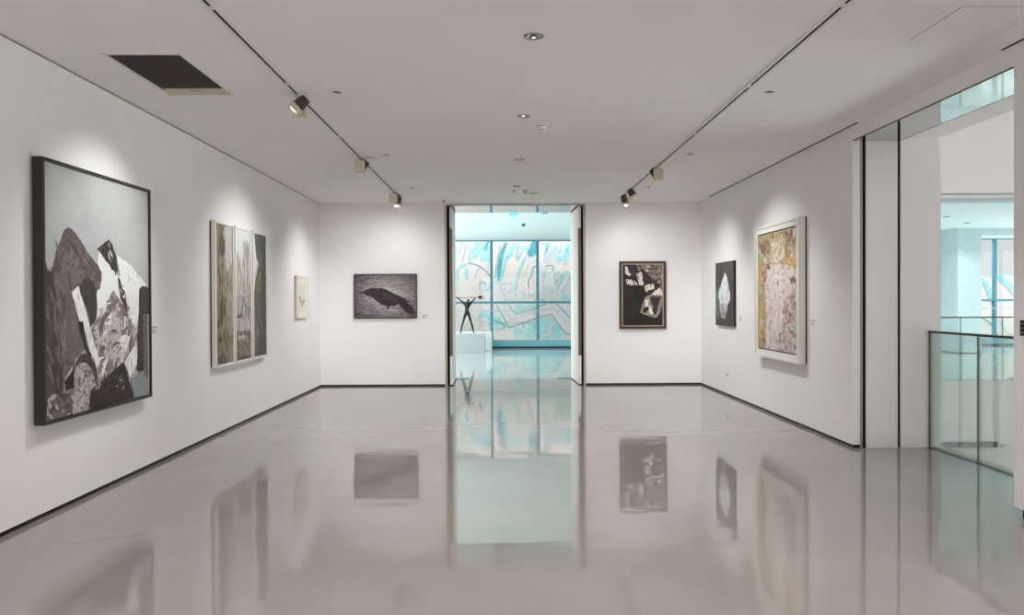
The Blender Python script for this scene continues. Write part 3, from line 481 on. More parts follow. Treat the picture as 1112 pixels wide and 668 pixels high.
for zone, cnt in (((-12, -2.1), 46), ((2.75, 9.3), 40), ((9.6, 15.2), 22), ((18.2, 26), 20)):
    for i in range(cnt):
        x = random.uniform(*zone); top = 4.2 if x < 9.4 else 2.3
        z = random.uniform(0, top - .4); a = random.uniform(.3, 2.2); L = random.uniform(.4, 1.5)
        pts = [(x, z)]
        for s in range(4):
            a += random.uniform(-.5, .5)
            x2 = min(max(pts[-1][0] + math.cos(a) * L / 4, zone[0]), zone[1]); z2 = min(max(pts[-1][1] + math.sin(a) * L / 4, 0), top - .05)
            pts.append((x2, z2))
        if len({(round(p[0], 3), round(p[1], 3)) for p in pts}) == 5:
            ribbon(random.choice((1, 1, 2, 3, 4)), random.choice((.02, .03, .05, .12, .25)), pts)
mo = mw.build('mural_wall', [MURW, MURL, MURT, MURV, MURP])
tag(mo, 'white outdoor wall with a teal line mural seen through the hall windows', 'mural')

# ------------------------------------------------------------------ door leaves in the back opening
def leaf(name, hx, ang, sgn):
    """hinge at the hall side, leaf swung back along the pocket towards the gallery; sgn=+1 left leaf"""
    o = new_obj(name, None); o.location = (hx, YH - .01, 0); o.rotation_euler = (0, 0, ang); struct(o)
    T = .046
    x0, x1 = (-T, 0) if sgn > 0 else (0, T)
    B('door_panel', WHITE, o, (x0, x1, -1.20, 0, .022, 3.282), bev=.002)
    B('door_seal', BLACK, o, (x0 + .004, x1 + .003 * sgn if sgn > 0 else x1 - .004, -1.197, -.003, .002, .022), (x0 + .004, x1 - .002, -1.197, -.003, 3.282, 3.304))
    fx0, fx1 = x0 - .004, x1 + .004
    B('pull_handle', BRONZE, o, (fx0, fx1, -1.206, -1.13, .54, 2.885), bev=.002)
    return o
leaf('door_1', -.926, math.radians(.4), 1)
leaf('door_2', 1.366, math.radians(1.8), -1)
for i, (a, b, w) in enumerate(((-.935, -.655, 'left'), (1.10, 1.372, 'right'))):
    o = B('floor_pivot_plate', TEALM, None, (a, b, YH - .02, YH + .16, 0, .008), bev=.002)
    tag(o, 'dark metal pivot plate in the floor beneath the %s door leaf' % w, 'floor plate', 'door pivot plates')

# ------------------------------------------------------------------ artworks
def ring(m, x0, x1, z0, z1, fw, y0, y1, mi=0):
    """mitred four-sided frame, viewer on -y"""
    o = [(x0, z0), (x1, z0), (x1, z1), (x0, z1)]
    i = [(x0 + fw, z0 + fw), (x1 - fw, z0 + fw), (x1 - fw, z1 - fw), (x0 + fw, z1 - fw)]
    for k in range(4):
        k2 = (k + 1) % 4
        q = [o[k], o[k2], i[k2], i[k]]
        m.prism([(x, y0, z) for x, z in q], (0, y1 - y0, 0), mi)
    return m

def rough_edge(pts, amp, seed):
    if amp <= 0: return pts
    rnd = random.Random(seed)
    out = []
    n = len(pts)
    for i in range(n):
        a, b = Vector(pts[i]), Vector(pts[(i + 1) % n])
        L = (b - a).length
        k = max(1, int(L / max(amp * 1.6, .012)))
        for s in range(k):
            p = a.lerp(b, s / k)
            d = amp * .55
            out.append((min(1, max(0, p.x + rnd.uniform(-d, d))), min(1, max(0, p.y + rnd.uniform(-d, d)))))
    return out

def inside(p, poly):
    x, y = p; c = False; n = len(poly)
    for i in range(n):
        x1, y1 = poly[i]; x2, y2 = poly[i - 1]
        if (y1 > y) != (y2 > y) and x < (x2 - x1) * (y - y1) / (y2 - y1) + x1: c = not c
    return c

FULL = [(.01, .01), (.99, .01), (.99, .99), (.01, .99)]
def dabs(region, keys, n, size, aspect=2.5, ang=0.0, spread=.5, seed=1):
    """n loose brush dabs inside a region of the picture; size = long side as a fraction of the width"""
    rnd = random.Random(seed)
    us = [p[0] for p in region]; vs = [p[1] for p in region]
    out = []; t = 0
    while len(out) < n and t < n * 30:
        t += 1
        u = rnd.uniform(min(us), max(us)); v = rnd.uniform(min(vs), max(vs))
        if not inside((u, v), region): continue
        L = rnd.uniform(*size) * .5; w = L / (aspect * rnd.uniform(.7, 1.4)); a = ang + rnd.uniform(-spread, spread)
        ca, sa = math.cos(a), math.sin(a)
        pts = []
        for px, py in ((-1, -.2), (-.6, -1), (.2, -.8), (.9, -.5), (1, .3), (.4, 1), (-.5, .7)):
            px *= L * rnd.uniform(.75, 1.15); py *= w * rnd.uniform(.7, 1.2)
            pts.append((min(.998, max(.002, u + px * ca - py * sa)), min(.998, max(.002, v + (px * sa + py * ca)))))
        out.append((rnd.choice(keys), pts, -1))
    return out
def near(polys, key, k=0):
    return [p[1] for p in polys if p[0] == key][k]
def after(polys, key, extra, k=-1):
    """put extra layers straight on top of the k-th layer of that key"""
    idx = [i for i, p in enumerate(polys) if p[0] == key][k]
    return [tuple(p) for p in polys[:idx + 1]] + extra + [tuple(p) for p in polys[idx + 1:]]

def canvas(parent, rect, y, base, polys, mats, name='canvas', thick=.006, step=.00012):
    """rect = x0,x1,z0,z1 in the picture's own frame; polys in picture fractions, from the top left"""
    x0, x1, z0, z1 = rect
    keys = [base] + sorted({p[0] for p in polys} - {base})
    m = MB(); m.box(x0, x1, y, y + thick, z0, z1, 0); h = 0
    for i, (key, pts, *o) in enumerate(polys):
        amp = o[0] if o else 0
        q = rough_edge(pts, amp, i + 11) if amp >= 0 else pts
        h += step if amp >= 0 else 1.5e-5
        yy = y - h
        m.poly([(x0 + u * (x1 - x0), yy, z1 - v * (z1 - z0)) for u, v in q], keys.index(key))
    return m.build(name, [mats[k] for k in keys], parent)

def place(name, label, cat, side, c, z0, group=None):
    if side == 'L': return thing(name, label, cat, (XL, c, z0), PI / 2, group)
    if side == 'R': return thing(name, label, cat, (XR, c, z0), -PI / 2, group)
    return thing(name, label, cat, (c, YB, z0), 0, group)

# large monochrome still life on the left wall
G = lambda *a, **k: paint(*a, **k)
MB_ = {
 'ground': G('canvas_grey_ground', [(164, 165, 166), (174, 175, 175)], scale=2, detail=3, rough=.7),
 'white': G('canvas_white', [(224, 226, 226), (212, 215, 215)], scale=3, detail=4, rough=.7),
 'white2': G('canvas_white_plank', [(214, 212, 212), (228, 228, 228), (190, 186, 186)], scale=7, stretch=(3, 1, 1), rot=.6),
 'cone': G('canvas_cone', [(60, 50, 50), (95, 85, 83), (80, 69, 68), (120, 109, 107)], scale=5, dist=1.5),
 'conelines': G('canvas_cone_lines', [(83, 71, 69), (120, 107, 105), (97, 85, 83)], scale=9, dist=2.5),
 'dark': G('canvas_dark_peak', [(38, 31, 33), (64, 53, 55), (130, 123, 123)], scale=6, dist=2, lo=.4, hi=.72),
 'slab': G('canvas_slab', [(80, 69, 67), (107, 99, 95), (90, 81, 78), (128, 120, 116)], scale=4, stretch=(2.5, 1, .8), rot=.3, dist=1.6),
 'slabdark': G('canvas_slab_dark', [(53, 43, 43), (83, 71, 69), (67, 57, 56)], scale=6, stretch=(2, 1, .8)),
 'archd': G('canvas_dark_arch', [(40, 31, 33), (67, 59, 59), (52, 43, 44), (97, 90, 89)], scale=8, stretch=(1.8, 1, .6), rot=.4, lo=.36, hi=.72),
 'archd2': G('canvas_brown_arch', [(50, 40, 40), (74, 64, 62), (60, 50, 49)], scale=7),
 'archl': G('canvas_light_arch', [(146, 138, 138), (190, 184, 184), (120, 110, 110), (176, 170, 170)], scale=10, stretch=(1, 1, 1.5), dist=1.5),
 'rock': G('canvas_rock', [(85, 73, 71), (130, 120, 116), (104, 92, 88), (170, 163, 160), (95, 85, 82)], scale=4.5, dist=3),
 'rocklight': G('canvas_rock_light', [(130, 116, 112), (196, 188, 184), (160, 148, 144)], scale=6, dist=3),
 'black': G('canvas_black', [(34, 27, 28), (46, 38, 39)], scale=6),
 'stone': G('canvas_stone', [(76, 66, 64), (111, 102, 99), (90, 80, 78)], scale=9, dist=1.5),
 'slabblk': G('canvas_black_slab', [(36, 28, 30), (50, 42, 43), (40, 32, 33), (150, 144, 142)], scale=9, dist=2, lo=.36, hi=.725),
 'grey': G('canvas_bluegrey', [(128, 134, 136), (140, 146, 147)], scale=4),
}
BIG2 = [tuple(p) for p in BIG]
BIG2 = after(BIG2, 'cone', dabs(near(BIG, 'cone'), ['conelines', 'slab', 'conelines', 'slabdark'], 40, (.04, .13), 6, .9, .9, 2))
BIG2 = after(BIG2, 'slabdark', dabs(near(BIG, 'slab'), ['slabdark', 'conelines', 'conelines', 'slab'], 50, (.05, .14), 6, 1.3, .7, 3) + dabs(near(BIG, 'slabdark'), ['archd', 'slab'], 26, (.04, .10), 5, 1.4, .5, 4))
BIG2 = after(BIG2, 'archd', dabs(near(BIG, 'archd'), ['conelines', 'slabdark', 'rocklight'], 26, (.02, .07), 4, 1.2, .7, 5), 0)
BIG2 = after(BIG2, 'rocklight', dabs(near(BIG, 'rock'), ['white2', 'rocklight', 'rocklight', 'slab', 'conelines'], 80, (.03, .12), 4.5, 2.4, .9, 6))
BIG2 = after(BIG2, 'slabblk', dabs(near(BIG, 'slabblk'), ['rocklight', 'slabdark', 'black', 'black'], 34, (.015, .05), 3.5, 2.3, .8, 7))
BIG2 = after(BIG2, 'archl', dabs(near(BIG, 'archl'), ['white2', 'slab', 'conelines', 'archl'], 44, (.015, .05), 3, 1.2, .9, 8))
BIG2 = after(BIG2, 'stone', dabs(near(BIG, 'stone', 0), ['rocklight', 'slabdark', 'conelines'], 34, (.02, .06), 2.5, .2, .9, 9), 0)
BIG2 = after(BIG2, 'dark', dabs(near(BIG, 'dark'), ['rocklight', 'white2', 'black', 'slabdark'], 26, (.015, .06), 3, 1.0, .8, 10))
a = place('framed_painting', 'largest black framed painting of grey and brown rocks on the left wall', 'painting', 'L', 6.28, .685)
W = 1.66; H = 1.90
B('backing', GAP, a, (-W / 2 + .05, W / 2 - .05, -.02, 0, .05, H - .05))
m = ring(MB(), -W / 2, W / 2, 0, H, .024, -.092, -.018); m.build('frame', FRAMEBLK, a)
canvas(a, (-W / 2 + .02, W / 2 - .02, .026, H - .02), -.076, 'ground', BIG2, MB_, thick=.05)

# three tall landscape panels
MT = {
 'olive': G('canvas_olive', [(89, 85, 67), (150, 143, 116), (116, 118, 96), (181, 170, 143), (103, 96, 78)], scale=5, stretch=(2.6, 1, .7), dist=1.4),
 'olivegold': G('canvas_olive_gold', [(125, 116, 82), (154, 141, 103), (116, 116, 91), (174, 161, 129)], scale=7, stretch=(2.2, 1, .7), dist=1.2),
 'pale': G('canvas_pale_sky', [(206, 202, 202), (190, 186, 190), (216, 214, 212)], scale=4, stretch=(2, 1, .6)),
 'bark': G('canvas_bark', [(66, 54, 48), (96, 84, 70), (80, 72, 58)], scale=10, stretch=(2.6, 1, .8), dist=1.5),
 'beige': G('canvas_beige', [(182, 172, 156), (160, 148, 132), (196, 188, 176)], scale=8, stretch=(2.2, 1, .7)),
 'slate': G('canvas_slate', [(76, 84, 78), (98, 106, 98), (62, 62, 58)], scale=8, dist=1),
 'sky': G('canvas_sky', [(214, 216, 214), (206, 208, 206)], scale=3, detail=4),
 'treegrey': G('canvas_tree_grey', [(176, 168, 158), (204, 198, 190), (150, 142, 134), (212, 208, 204)], scale=9, stretch=(2, 1, .9), dist=2),
 'lilacgrey': G('canvas_lilac_grey', [(150, 142, 144), (184, 176, 178), (112, 104, 104), (170, 164, 164)], scale=10, dist=2.5),
 'archwhite': G('canvas_arch_white', [(200, 194, 194), (182, 174, 174)], scale=12),
 'oliveground': G('canvas_olive_ground', [(92, 86, 72), (134, 126, 110), (112, 106, 88), (158, 150, 138)], scale=16, dist=2),
 'greengrey': G('canvas_green_grey', [(70, 75, 66), (104, 110, 96), (84, 88, 78), (128, 132, 116)], scale=5, stretch=(2.6, 1, .7), dist=1.4),
 'barkdark': G('canvas_bark_dark', [(66, 60, 62), (88, 82, 82), (76, 74, 72), (112, 110, 104)], scale=9, stretch=(2.6, 1, .9), dist=1.6),
 'palelight': G('canvas_pale_light', [(150, 148, 130), (176, 172, 156)], scale=9, stretch=(2, 1, .8)),
 'palegreen': G('canvas_pale_green', [(116, 124, 108), (96, 102, 90), (132, 138, 124)], scale=9, stretch=(2, 1, .8)),
}
V_ = PI / 2
T1b = [tuple(p) for p in T1]
T1b = dabs(FULL, ['bark', 'olivegold', 'slate', 'olive'], 120, (.06, .22), 3.5, V_, .35, 21) + T1b
T1b += dabs(near(T1, 'pale'), ['beige', 'pale', 'treegrey'], 30, (.04, .14), 3, V_, .4, 22) + dabs(near(T1, 'beige'), ['bark', 'beige', 'pale', 'olivegold'], 40, (.04, .14), 3, V_, .4, 23)
T1b += dabs([(.02, .03), (.55, .05), (.6, .97), (.02, .97)], ['palelight', 'olivegold', 'beige', 'bark'], 90, (.04, .14), 3, V_, .45, 34) + dabs([(.02, .35), (.7, .4), (.75, .99), (.02, .99)], ['bark', 'olivegold', 'slate', 'olive', 'beige'], 110, (.04, .16), 3, V_, .4, 24)
T2b = [tuple(p) for p in T2]
T2b = after(T2b, 'treegrey', dabs(near(T2, 'treegrey'), ['lilacgrey', 'sky', 'beige', 'olivegold', 'treegrey'], 150, (.03, .13), 2.5, V_, .6, 25))
T2b = after(T2b, 'lilacgrey', dabs(near(T2, 'lilacgrey'), ['bark', 'sky', 'treegrey', 'slate', 'archwhite'], 110, (.03, .10), 2, V_, .8, 26))
T2b = after(T2b, 'oliveground', dabs(near(T2, 'oliveground'), ['bark', 'olive', 'beige', 'olivegold', 'slate'], 130, (.03, .11), 2, 0, .9, 27))
T3b = dabs(FULL, ['barkdark', 'palegreen', 'slate', 'greengrey'], 130, (.06, .22), 3.5, V_, .3, 28) + [tuple(p) for p in T3]
T3b += dabs([(.35, .05), (.75, .05), (.7, .9), (.2, .9)], ['palelight', 'palegreen', 'olivegold'], 60, (.04, .15), 3.5, V_, .35, 30) + dabs([(.4, .02), (.98, .02), (.98, .97), (.1, .97), (.1, .6)], ['barkdark', 'bark', 'palegreen', 'greengrey', 'slate'], 110, (.04, .15), 3, V_, .4, 29)
for (y0, y1, base, polys, lab) in (
        (8.77, 9.375, 'olive', T1b, 'nearest of the three tall white framed landscape panels, olive trunk and pale sky'),
        (9.415, 10.025, 'sky', T2b, 'middle of the three tall white framed panels, white sky over grey trees'),
        (10.085, 10.685, 'greengrey', T3b, 'farthest of the three tall white framed panels, dark green grey trees')):
    a = place('framed_painting', lab, 'painting', 'L', (y0 + y1) / 2, .80, 'three panel landscape')
    W = y1 - y0; H = 1.69
    B('backing', SHADOWBR, a, (-W / 2 + .004, W / 2 - .004, -.018, 0, .01, H - .01))
    ring(MB(), -W / 2, W / 2, 0, H, .03, -.066, -.018).build('frame', FRAMEWHT, a)
    canvas(a, (-W / 2 + .03, W / 2 - .03, .03, H - .03), -.056, base, polys, MT, thick=.03)

# small drawing
MS = {'paper': G('drawing_paper', [(224, 222, 214), (216, 214, 206), (206, 204, 196)], scale=12, detail=6, lo=.36, hi=.72),
      'tan': plain('drawing_tan', (186, 160, 132), .8, var=.15), 'orange': plain('drawing_orange', (206, 160, 124), .8, var=.15), 'darkb': plain('drawing_brown', (96, 76, 66), .8, var=.15),
      'line': plain('drawing_line', (168, 152, 136), .8, var=.1)}
a = place('framed_drawing', 'small pale framed drawing near the far end of the left wall', 'drawing', 'L', 12.66, 1.285)
W, H = .72, .69
B('backing', SHADOWBR, a, (-W / 2 + .02, W / 2 - .02, -.012, 0, .02, H - .02))
ring(MB(), -W / 2, W / 2, 0, H, .022, -.045, -.01).build('frame', FRAMECRM, a)
ring(MB(), -W / 2 + .022, W / 2 - .022, .022, H - .022, .09, -.034, -.026).build('mat', MATBOARD, a)
ln = [('line', [(u, v), (u + du, v + dv), (u + du + .012, v + dv), (u + .012, v)], 0) for u, v, du, dv in ((.2, .12, .03, .3), (.35, .2, -.05, .4), (.5, .35, .05, .3), (.62, .3, .06, .4), (.75, .15, .03, .5), (.45, .55, .1, .2), (.3, .6, .05, .2), (.55, .6, .15, .15))]
canvas(a, (-W / 2 + .11, W / 2 - .11, .11, H - .11), -.026, 'paper', [tuple(s) for s in SMALL] + ln, MS, thick=.01)

# crow print on the back wall
MC = {'bg': vignette_paint('print_ground', [(186, 182, 182), (138, 132, 134)], [(92, 84, 89), (58, 47, 56)], (.03, 0, .42), (.78, 1, .62), 9, (.8, 1, 3.4)),
      'dk': plain('print_dark_stroke', (78, 70, 76), .6, var=.2), 'lt': plain('print_light_stroke', (186, 182, 182), .6, var=.1),
      'bglight': G('print_light_ground', [(112, 105, 108), (156, 150, 152), (92, 85, 89), (176, 171, 172)], scale=8, stretch=(.8, 1, 3.4), dist=1.0),
      'crow': G('print_crow', [(40, 32, 39), (54, 45, 52)], scale=6, dist=1),
      'crowwing': G('print_crow_wing', [(46, 38, 45), (66, 58, 64), (52, 44, 50)], scale=12, stretch=(1, 1, 3), rot=.5)}
CROWb = [tuple(p) for p in CROW if p[0] != 'bglight']
CROWb = dabs(FULL, ['dk'], 90, (.02, .10), 9, 0, .12, 31) + dabs([(.2, .08), (.85, .1), (.95, .5), (.7, .95), (.15, .9), (.08, .5)], ['lt'], 110, (.02, .09), 9, 0, .12, 32) + CROWb
a = place('framed_print', 'black framed print of a dark crow left of the doorway', 'print', 'B', (-2.70 - 1.553) / 2, 1.242)
W, H = 1.147, .813
B('backing', GAP, a, (-W / 2 + .03, W / 2 - .03, -.012, 0, .03, H - .03))
ring(MB(), -W / 2, W / 2, 0, H, .017, -.042, -.01).build('frame', FRAMEBLK, a)
canvas(a, (-W / 2 + .015, W / 2 - .015, .015, H - .015), -.032, 'bg', CROWb, MC, thick=.02)

# dark flower still life on the back wall
MD = {'black': G('still_life_black', [(28, 25, 25), (42, 38, 36)], scale=5),
      'brown': G('still_life_brown', [(92, 78, 68), (150, 134, 118), (116, 100, 88), (70, 58, 52)], scale=8, stretch=(1, 1, 2), dist=2),
      'cream': G('still_life_cream', [(226, 212, 196), (236, 226, 214), (196, 178, 160)], scale=14, dist=2),
      'plum': G('still_life_plum', [(50, 38, 44), (66, 54, 58)], scale=6),
      'stonegrey': G('still_life_grey', [(120, 114, 104), (160, 152, 140), (96, 90, 82)], scale=14, dist=2)}
STILLb = [tuple(p) for p in STILL]
STILLb = after(STILLb, 'brown', dabs(near(STILL, 'brown'), ['cream', 'brown', 'stonegrey', 'plum'], 70, (.03, .12), 4, 0, .5, 41))
STILLb = after(STILLb, 'stonegrey', dabs(near(STILL, 'stonegrey'), ['cream', 'brown', 'plum', 'stonegrey'], 60, (.02, .07), 2.5, .3, .9, 42))
for q in [p for p in STILL if p[0] == 'cream'][1:6]: STILLb += dabs(q[1], ['brown', 'cream', 'cream', 'stonegrey'], 14, (.02, .06), 1.8, 0, 1.5, 43)
a = place('framed_painting', 'brown framed dark painting with white flowers right of the doorway', 'painting', 'B', (2.138 + 2.993) / 2, 1.031)
W, H = .855, 1.236
B('backing', GAP, a, (-W / 2 + .03, W / 2 - .03, -.012, 0, .03, H - .03))
ring(MB(), -W / 2, W / 2, 0, H, .048, -.05, -.01).build('frame', FRAMEBRN, a)
ring(MB(), -W / 2 + .046, W / 2 - .046, .046, H - .046, .015, -.044, -.03).build('fillet', GOLDLINE, a)
canvas(a, (-W / 2 + .059, W / 2 - .059, .059, H - .059), -.038, 'black', STILLb, MD, thick=.025)

# unframed dark canvas with a white leaf on the right wall
ML = {'dark': G('leaf_ground', [(52, 46, 50), (72, 66, 70), (60, 56, 60)], scale=6, stretch=(1.6, 1, .7), dist=1),
      'tealgrey': G('leaf_teal_grey', [(72, 82, 82), (98, 108, 108), (64, 68, 70)], scale=9, dist=1.5),
      'flame': G('leaf_white', [(226, 228, 230), (200, 203, 207), (232, 232, 232), (176, 178, 184)], scale=9, stretch=(2.2, 1, .8), dist=1.4, lo=.34, hi=.7),
      'flamegrey': G('leaf_grey', [(120, 120, 126), (168, 168, 174), (90, 88, 94)], scale=12, stretch=(2, 1, .8), dist=1.6),
      'rust': G('leaf_rust', [(84, 60, 58), (70, 58, 60)], scale=10)}
LEAFb = dabs(FULL, ['dark', 'tealgrey', 'rust'], 60, (.06, .2), 4, PI / 2, .4, 51) + [tuple(p) for p in LEAF]
LEAFb = after(LEAFb, 'flame', dabs(near(LEAF, 'flame'), ['flame', 'flamegrey', 'flame'], 70, (.04, .14), 4, PI / 2, .25, 52))
LEAFb += dabs([(.3, .68), (.75, .68), (.62, .9), (.4, .9)], ['flamegrey', 'dark', 'flame'], 40, (.03, .10), 3, PI / 2, .4, 53)
a = place('canvas_picture', 'unframed dark canvas with a white leaf shape on the right wall', 'painting', 'R', (12.94 + 11.93) / 2, 1.13)
W, H = 1.01, 1.04
B('stretcher', FRAMEBLK, a, (-W / 2, W / 2, -.036, 0, 0, H), bev=.003)
canvas(a, (-W / 2 + .001, W / 2 - .001, .001, H - .001), -.040, 'dark', LEAFb, ML, thick=.004)

# tall figure picture in a deep white frame on the right wall
MF = {'tan': G('figure_tan', [(176, 146, 104), (206, 180, 142), (152, 128, 96), (190, 166, 128), (128, 104, 82)], scale=5, stretch=(.9, 1, 1.5), dist=2),
      'green': G('figure_green', [(122, 158, 124), (150, 174, 140), (176, 180, 146)], scale=7, dist=1.5),
      'greendim': G('figure_dim_green', [(150, 146, 104), (172, 160, 116), (134, 136, 98)], scale=7, dist=1.5),
      'palegreen': G('figure_pale_green', [(176, 178, 138), (190, 178, 132), (164, 170, 132)], scale=7, dist=1.5),
      'maroon': G('figure_maroon', [(104, 76, 66), (146, 116, 98), (122, 92, 80), (184, 160, 144)], scale=11, dist=2.5),
      'maroonedge': G('figure_outline', [(124, 98, 80), (160, 136, 112), (200, 184, 162)], scale=12, dist=2.5),
      'ochre': G('figure_ochre', [(184, 142, 82), (206, 166, 104), (196, 158, 110)], scale=7, dist=1.5),
      'ivory': G('figure_ivory', [(214, 204, 184), (228, 222, 208), (176, 156, 132), (220, 212, 194)], scale=11, dist=3, lo=.34, hi=.7),
      'pink': G('figure_pink', [(186, 162, 154), (212, 196, 191), (226, 214, 211), (198, 176, 169), (220, 208, 205)], scale=13, dist=1.5),
      'pinkwhite': G('figure_pink_white', [(190, 170, 164), (224, 216, 214), (230, 224, 222), (204, 190, 186)], scale=15, dist=1.5),
      'pinkbrown': G('figure_pink_brown', [(138, 104, 86), (186, 162, 152), (208, 192, 186), (160, 128, 108), (214, 200, 194)], scale=15, dist=1.5)}
FIGb = [tuple(p) for p in FIG]
i0 = [i for i, p in enumerate(FIGb) if p[0] == 'maroonedge'][0]
FIGb = FIGb[:i0] + dabs(FULL, ['tan', 'ochre', 'greendim', 'ivory', 'maroon', 'palegreen'], 170, (.03, .13), 2.2, .1, .8, 61) + dabs([(.02, .08), (.98, .02), (.98, .2), (.02, .26)], ['maroon', 'ivory', 'greendim', 'ochre'], 60, (.03, .1), 2, 1.2, .7, 62) + FIGb[i0:]
FIGb = after(FIGb, 'ivory', dabs(near(FIG, 'maroonedge'), ['ivory', 'maroonedge', 'ochre', 'ivory', 'tan'], 80, (.025, .09), 2.6, 1.3, .7, 63))
FIGb = after(FIGb, 'pinkbrown', dabs(near(FIG, 'pink'), ['pinkwhite', 'pinkwhite', 'pink', 'pink', 'pinkbrown', 'pinkwhite'], 300, (.02, .075), 1.7, .6, 1.5, 64) + dabs(near(FIG, 'pinkbrown'), ['maroon', 'pinkbrown', 'maroonedge', 'pinkwhite', 'pinkwhite'], 120, (.015, .055), 1.7, .6, 1.5, 65) + dabs(near(FIG, 'pink'), ['maroon', 'maroonedge'], 50, (.008, .022), 1.6, .6, 1.5, 66))
a = place('framed_painting', 'tall white framed ochre and pink figure painting on the right wall', 'painting', 'R', (10.762 + 9.149) / 2, .775)
W, H = 1.613, 1.775
B('backing', plain('dark_batten', (50, 40, 34), .7), a, (-W / 2 + .004, W / 2 - .004, -.02, 0, .004, H - .004))
ring(MB(), -W / 2, W / 2, 0, H, .032, -.102, -.018).build('frame', FRAMEWHT, a)
m = ring(MB(), -W / 2 + .03, W / 2 - .03, .03, H - .03, .07, -.086, -.074); m.build('mat', MATBOARD, a)
canvas(a, (-W / 2 + .098, W / 2 - .098, .112, H - .112), -.072, 'tan', FIGb, MF, thick=.02)

# ------------------------------------------------------------------ wall labels and plates
def wall_card(label, side, c, z, w=.12, h=.085):
    o = place('wall_label', label, 'label', side, c, z, 'artwork labels')
    B('card', WHITE, o, (-w / 2, w / 2, -.003, 0, 0, h))
    m = MB()
    for k, (x0, x1, zz) in enumerate(((.10, .42, .76), (.50, .84, .76), (.10, .30, .46), (.34, .78, .46), (.10, .6, .28), (.10, .5, .14))):
        m.box(-w / 2 + x0 * w, -w / 2 + x1 * w, -.0036, -.003, zz * h, zz * h + (.014 if k < 3 else .007))
    m.build('print', TEXTG, o)
wall_card('small white label on the back wall right of the crow print', 'B', -1.41, 1.225)
wall_card('small white label beside the big figure painting on the right wall', 'R', 8.965, 1.235)
wall_card('small white label beside the unframed white leaf canvas', 'R', 11.70, 1.215)
wall_card('small white label on the left wall beside the largest painting', 'L', 7.36, 1.245)

o = place('wall_socket', 'small white socket plate low on the right wall under the leaf canvas', 'socket', 'R', 12.37, .30)
B('plate', WHITE, o, (-.043, .043, -.008, 0, 0, .086), bev=.003)
B('insert', GREYGAP, o, (-.022, .022, -.010, -.008, .024, .062))

o = place('switch_panel', 'dark keypad in a white surround on the near right pier', 'control panel', 'R', 5.285, 1.279)
m = MB(); m.box(-.07, .07, -.012, 0, 0, .132, bev=.004); m.build('surround', WHITE, o)
B('screen', GAP, o, (-.058, .058, -.0135, -.012, .012, .120))
for i in range(3):
    for j in range(4):
        B('button', plain('button_grey', (92, 84, 90), .5) if (i, j) == (0, 0) else bpy.data.materials['button_grey'], o, (-.05 + j * .027, -.03 + j * .027, -.016, -.0135, .022 + i * .033, .042 + i * .033))

# ------------------------------------------------------------------ ceiling fittings
def can_light(x, y, r, central, label, group, power, size):
    o = thing('recessed_downlight', label, 'downlight', (x, y, HC), 0, group)
    if central:
        MB().lathe([(r + .012, -.0005), (r + .012, -.005), (r + .002, -.007), (r - .004, -.002), (r - .004, .01)], 32).build('trim_ring', SILVER, o)
        MB().lathe([(r - .003, -.001), (r - .008, .02), (r * .62, .07), (r * .55, .075)], 32).build('reflector', STEEL, o)
        MB().lathe([(0, .066), (r * .56, .066), (r * .56, .085), (0, .085)], 24).build('lamp', LAMPGLOW, o)
        zz = .06
    else:
        MB().lathe([(r + .009, -.0005), (r + .009, -.004), (r - .002, -.005), (r - .002, .009)], 32).build('trim_ring', WHITE, o)
        MB().lathe([(r - .001, .009), (r - .001, .10), (0, .10)], 32).build('housing', GAP, o)
        MB().lathe([(0, .085), (r * .5, .085), (r * .5, .098), (0, .098)], 20).build('lamp', LAMPGLOW, o)
        zz = .08
    if power:
        ld = bpy.data.lights.new('downlight_lamp', 'SPOT'); ld.energy = power; ld.spot_size = size; ld.spot_blend = .6; ld.shadow_soft_size = .02; ld.color = LAMPCOL
        lo = new_obj('downlight_lamp', ld, o); lo.location = (0, 0, -.012)
LAMPCOL = (1.0, .975, .965)
SPOTCOL = (.985, 1.0, .985)
ORD = ('nearest', 'second nearest', 'second farthest', 'farthest')
for i, (x, y, r) in enumerate(CANS):
    can_light(x, y, r, True, '%s downlight on the centre line of the ceiling' % ORD[i], 'centre downlights', P_DOWN, math.radians(115))
for i, (x, y, r) in enumerate(SIDE):
    side = 'left' if x < 0 else 'right'
    can_light(x, y, r, False, '%s small recessed downlight beside the %s lighting track' % (('nearest', 'middle', 'farthest')[i % 3], side), 'side downlights', P_SIDE, math.radians(110))
for i, (x, y, r) in enumerate(REAR_FILL):  # unseen lamps added to lift the light in the room
    can_light(x, y, r, r > .055, 'recessed ceiling downlight added for fill light, out of view', 'added rear downlights', P_REAR_FILL, math.radians(115))

def track(x, y0, y1, gaps, label):
    o = thing('lighting_track', label, 'lighting track', (x, 0, HC), 0, 'ceiling lighting tracks')
    m = MB(); m.box(-.034, -.011, y0, y1, -.010, 0); m.box(.011, .034, y0, y1, -.010, 0)
    m.build('rail', WHITE, o)
    B('slot', GAP, o, (-.011, .011, y0, y1, -.004, 0))
    for g in gaps: B('coupler', WHITE, o, (-.013, .013, g - .022, g + .022, -.0105, -.001))
    B('end_cap', WHITE, o, (-.034, .034, y1, y1 + .02, -.010, 0))
track(-1.757, -2.0, 13.35, (.9, 2.8, 4.70, 6.33, 8.36, 10.4), 'straight recessed lighting track left of the ceiling centre')
track(2.08, -2.0, 13.45, (.9, 2.8, 4.66, 6.42, 8.24), 'straight recessed lighting track right of the ceiling centre')

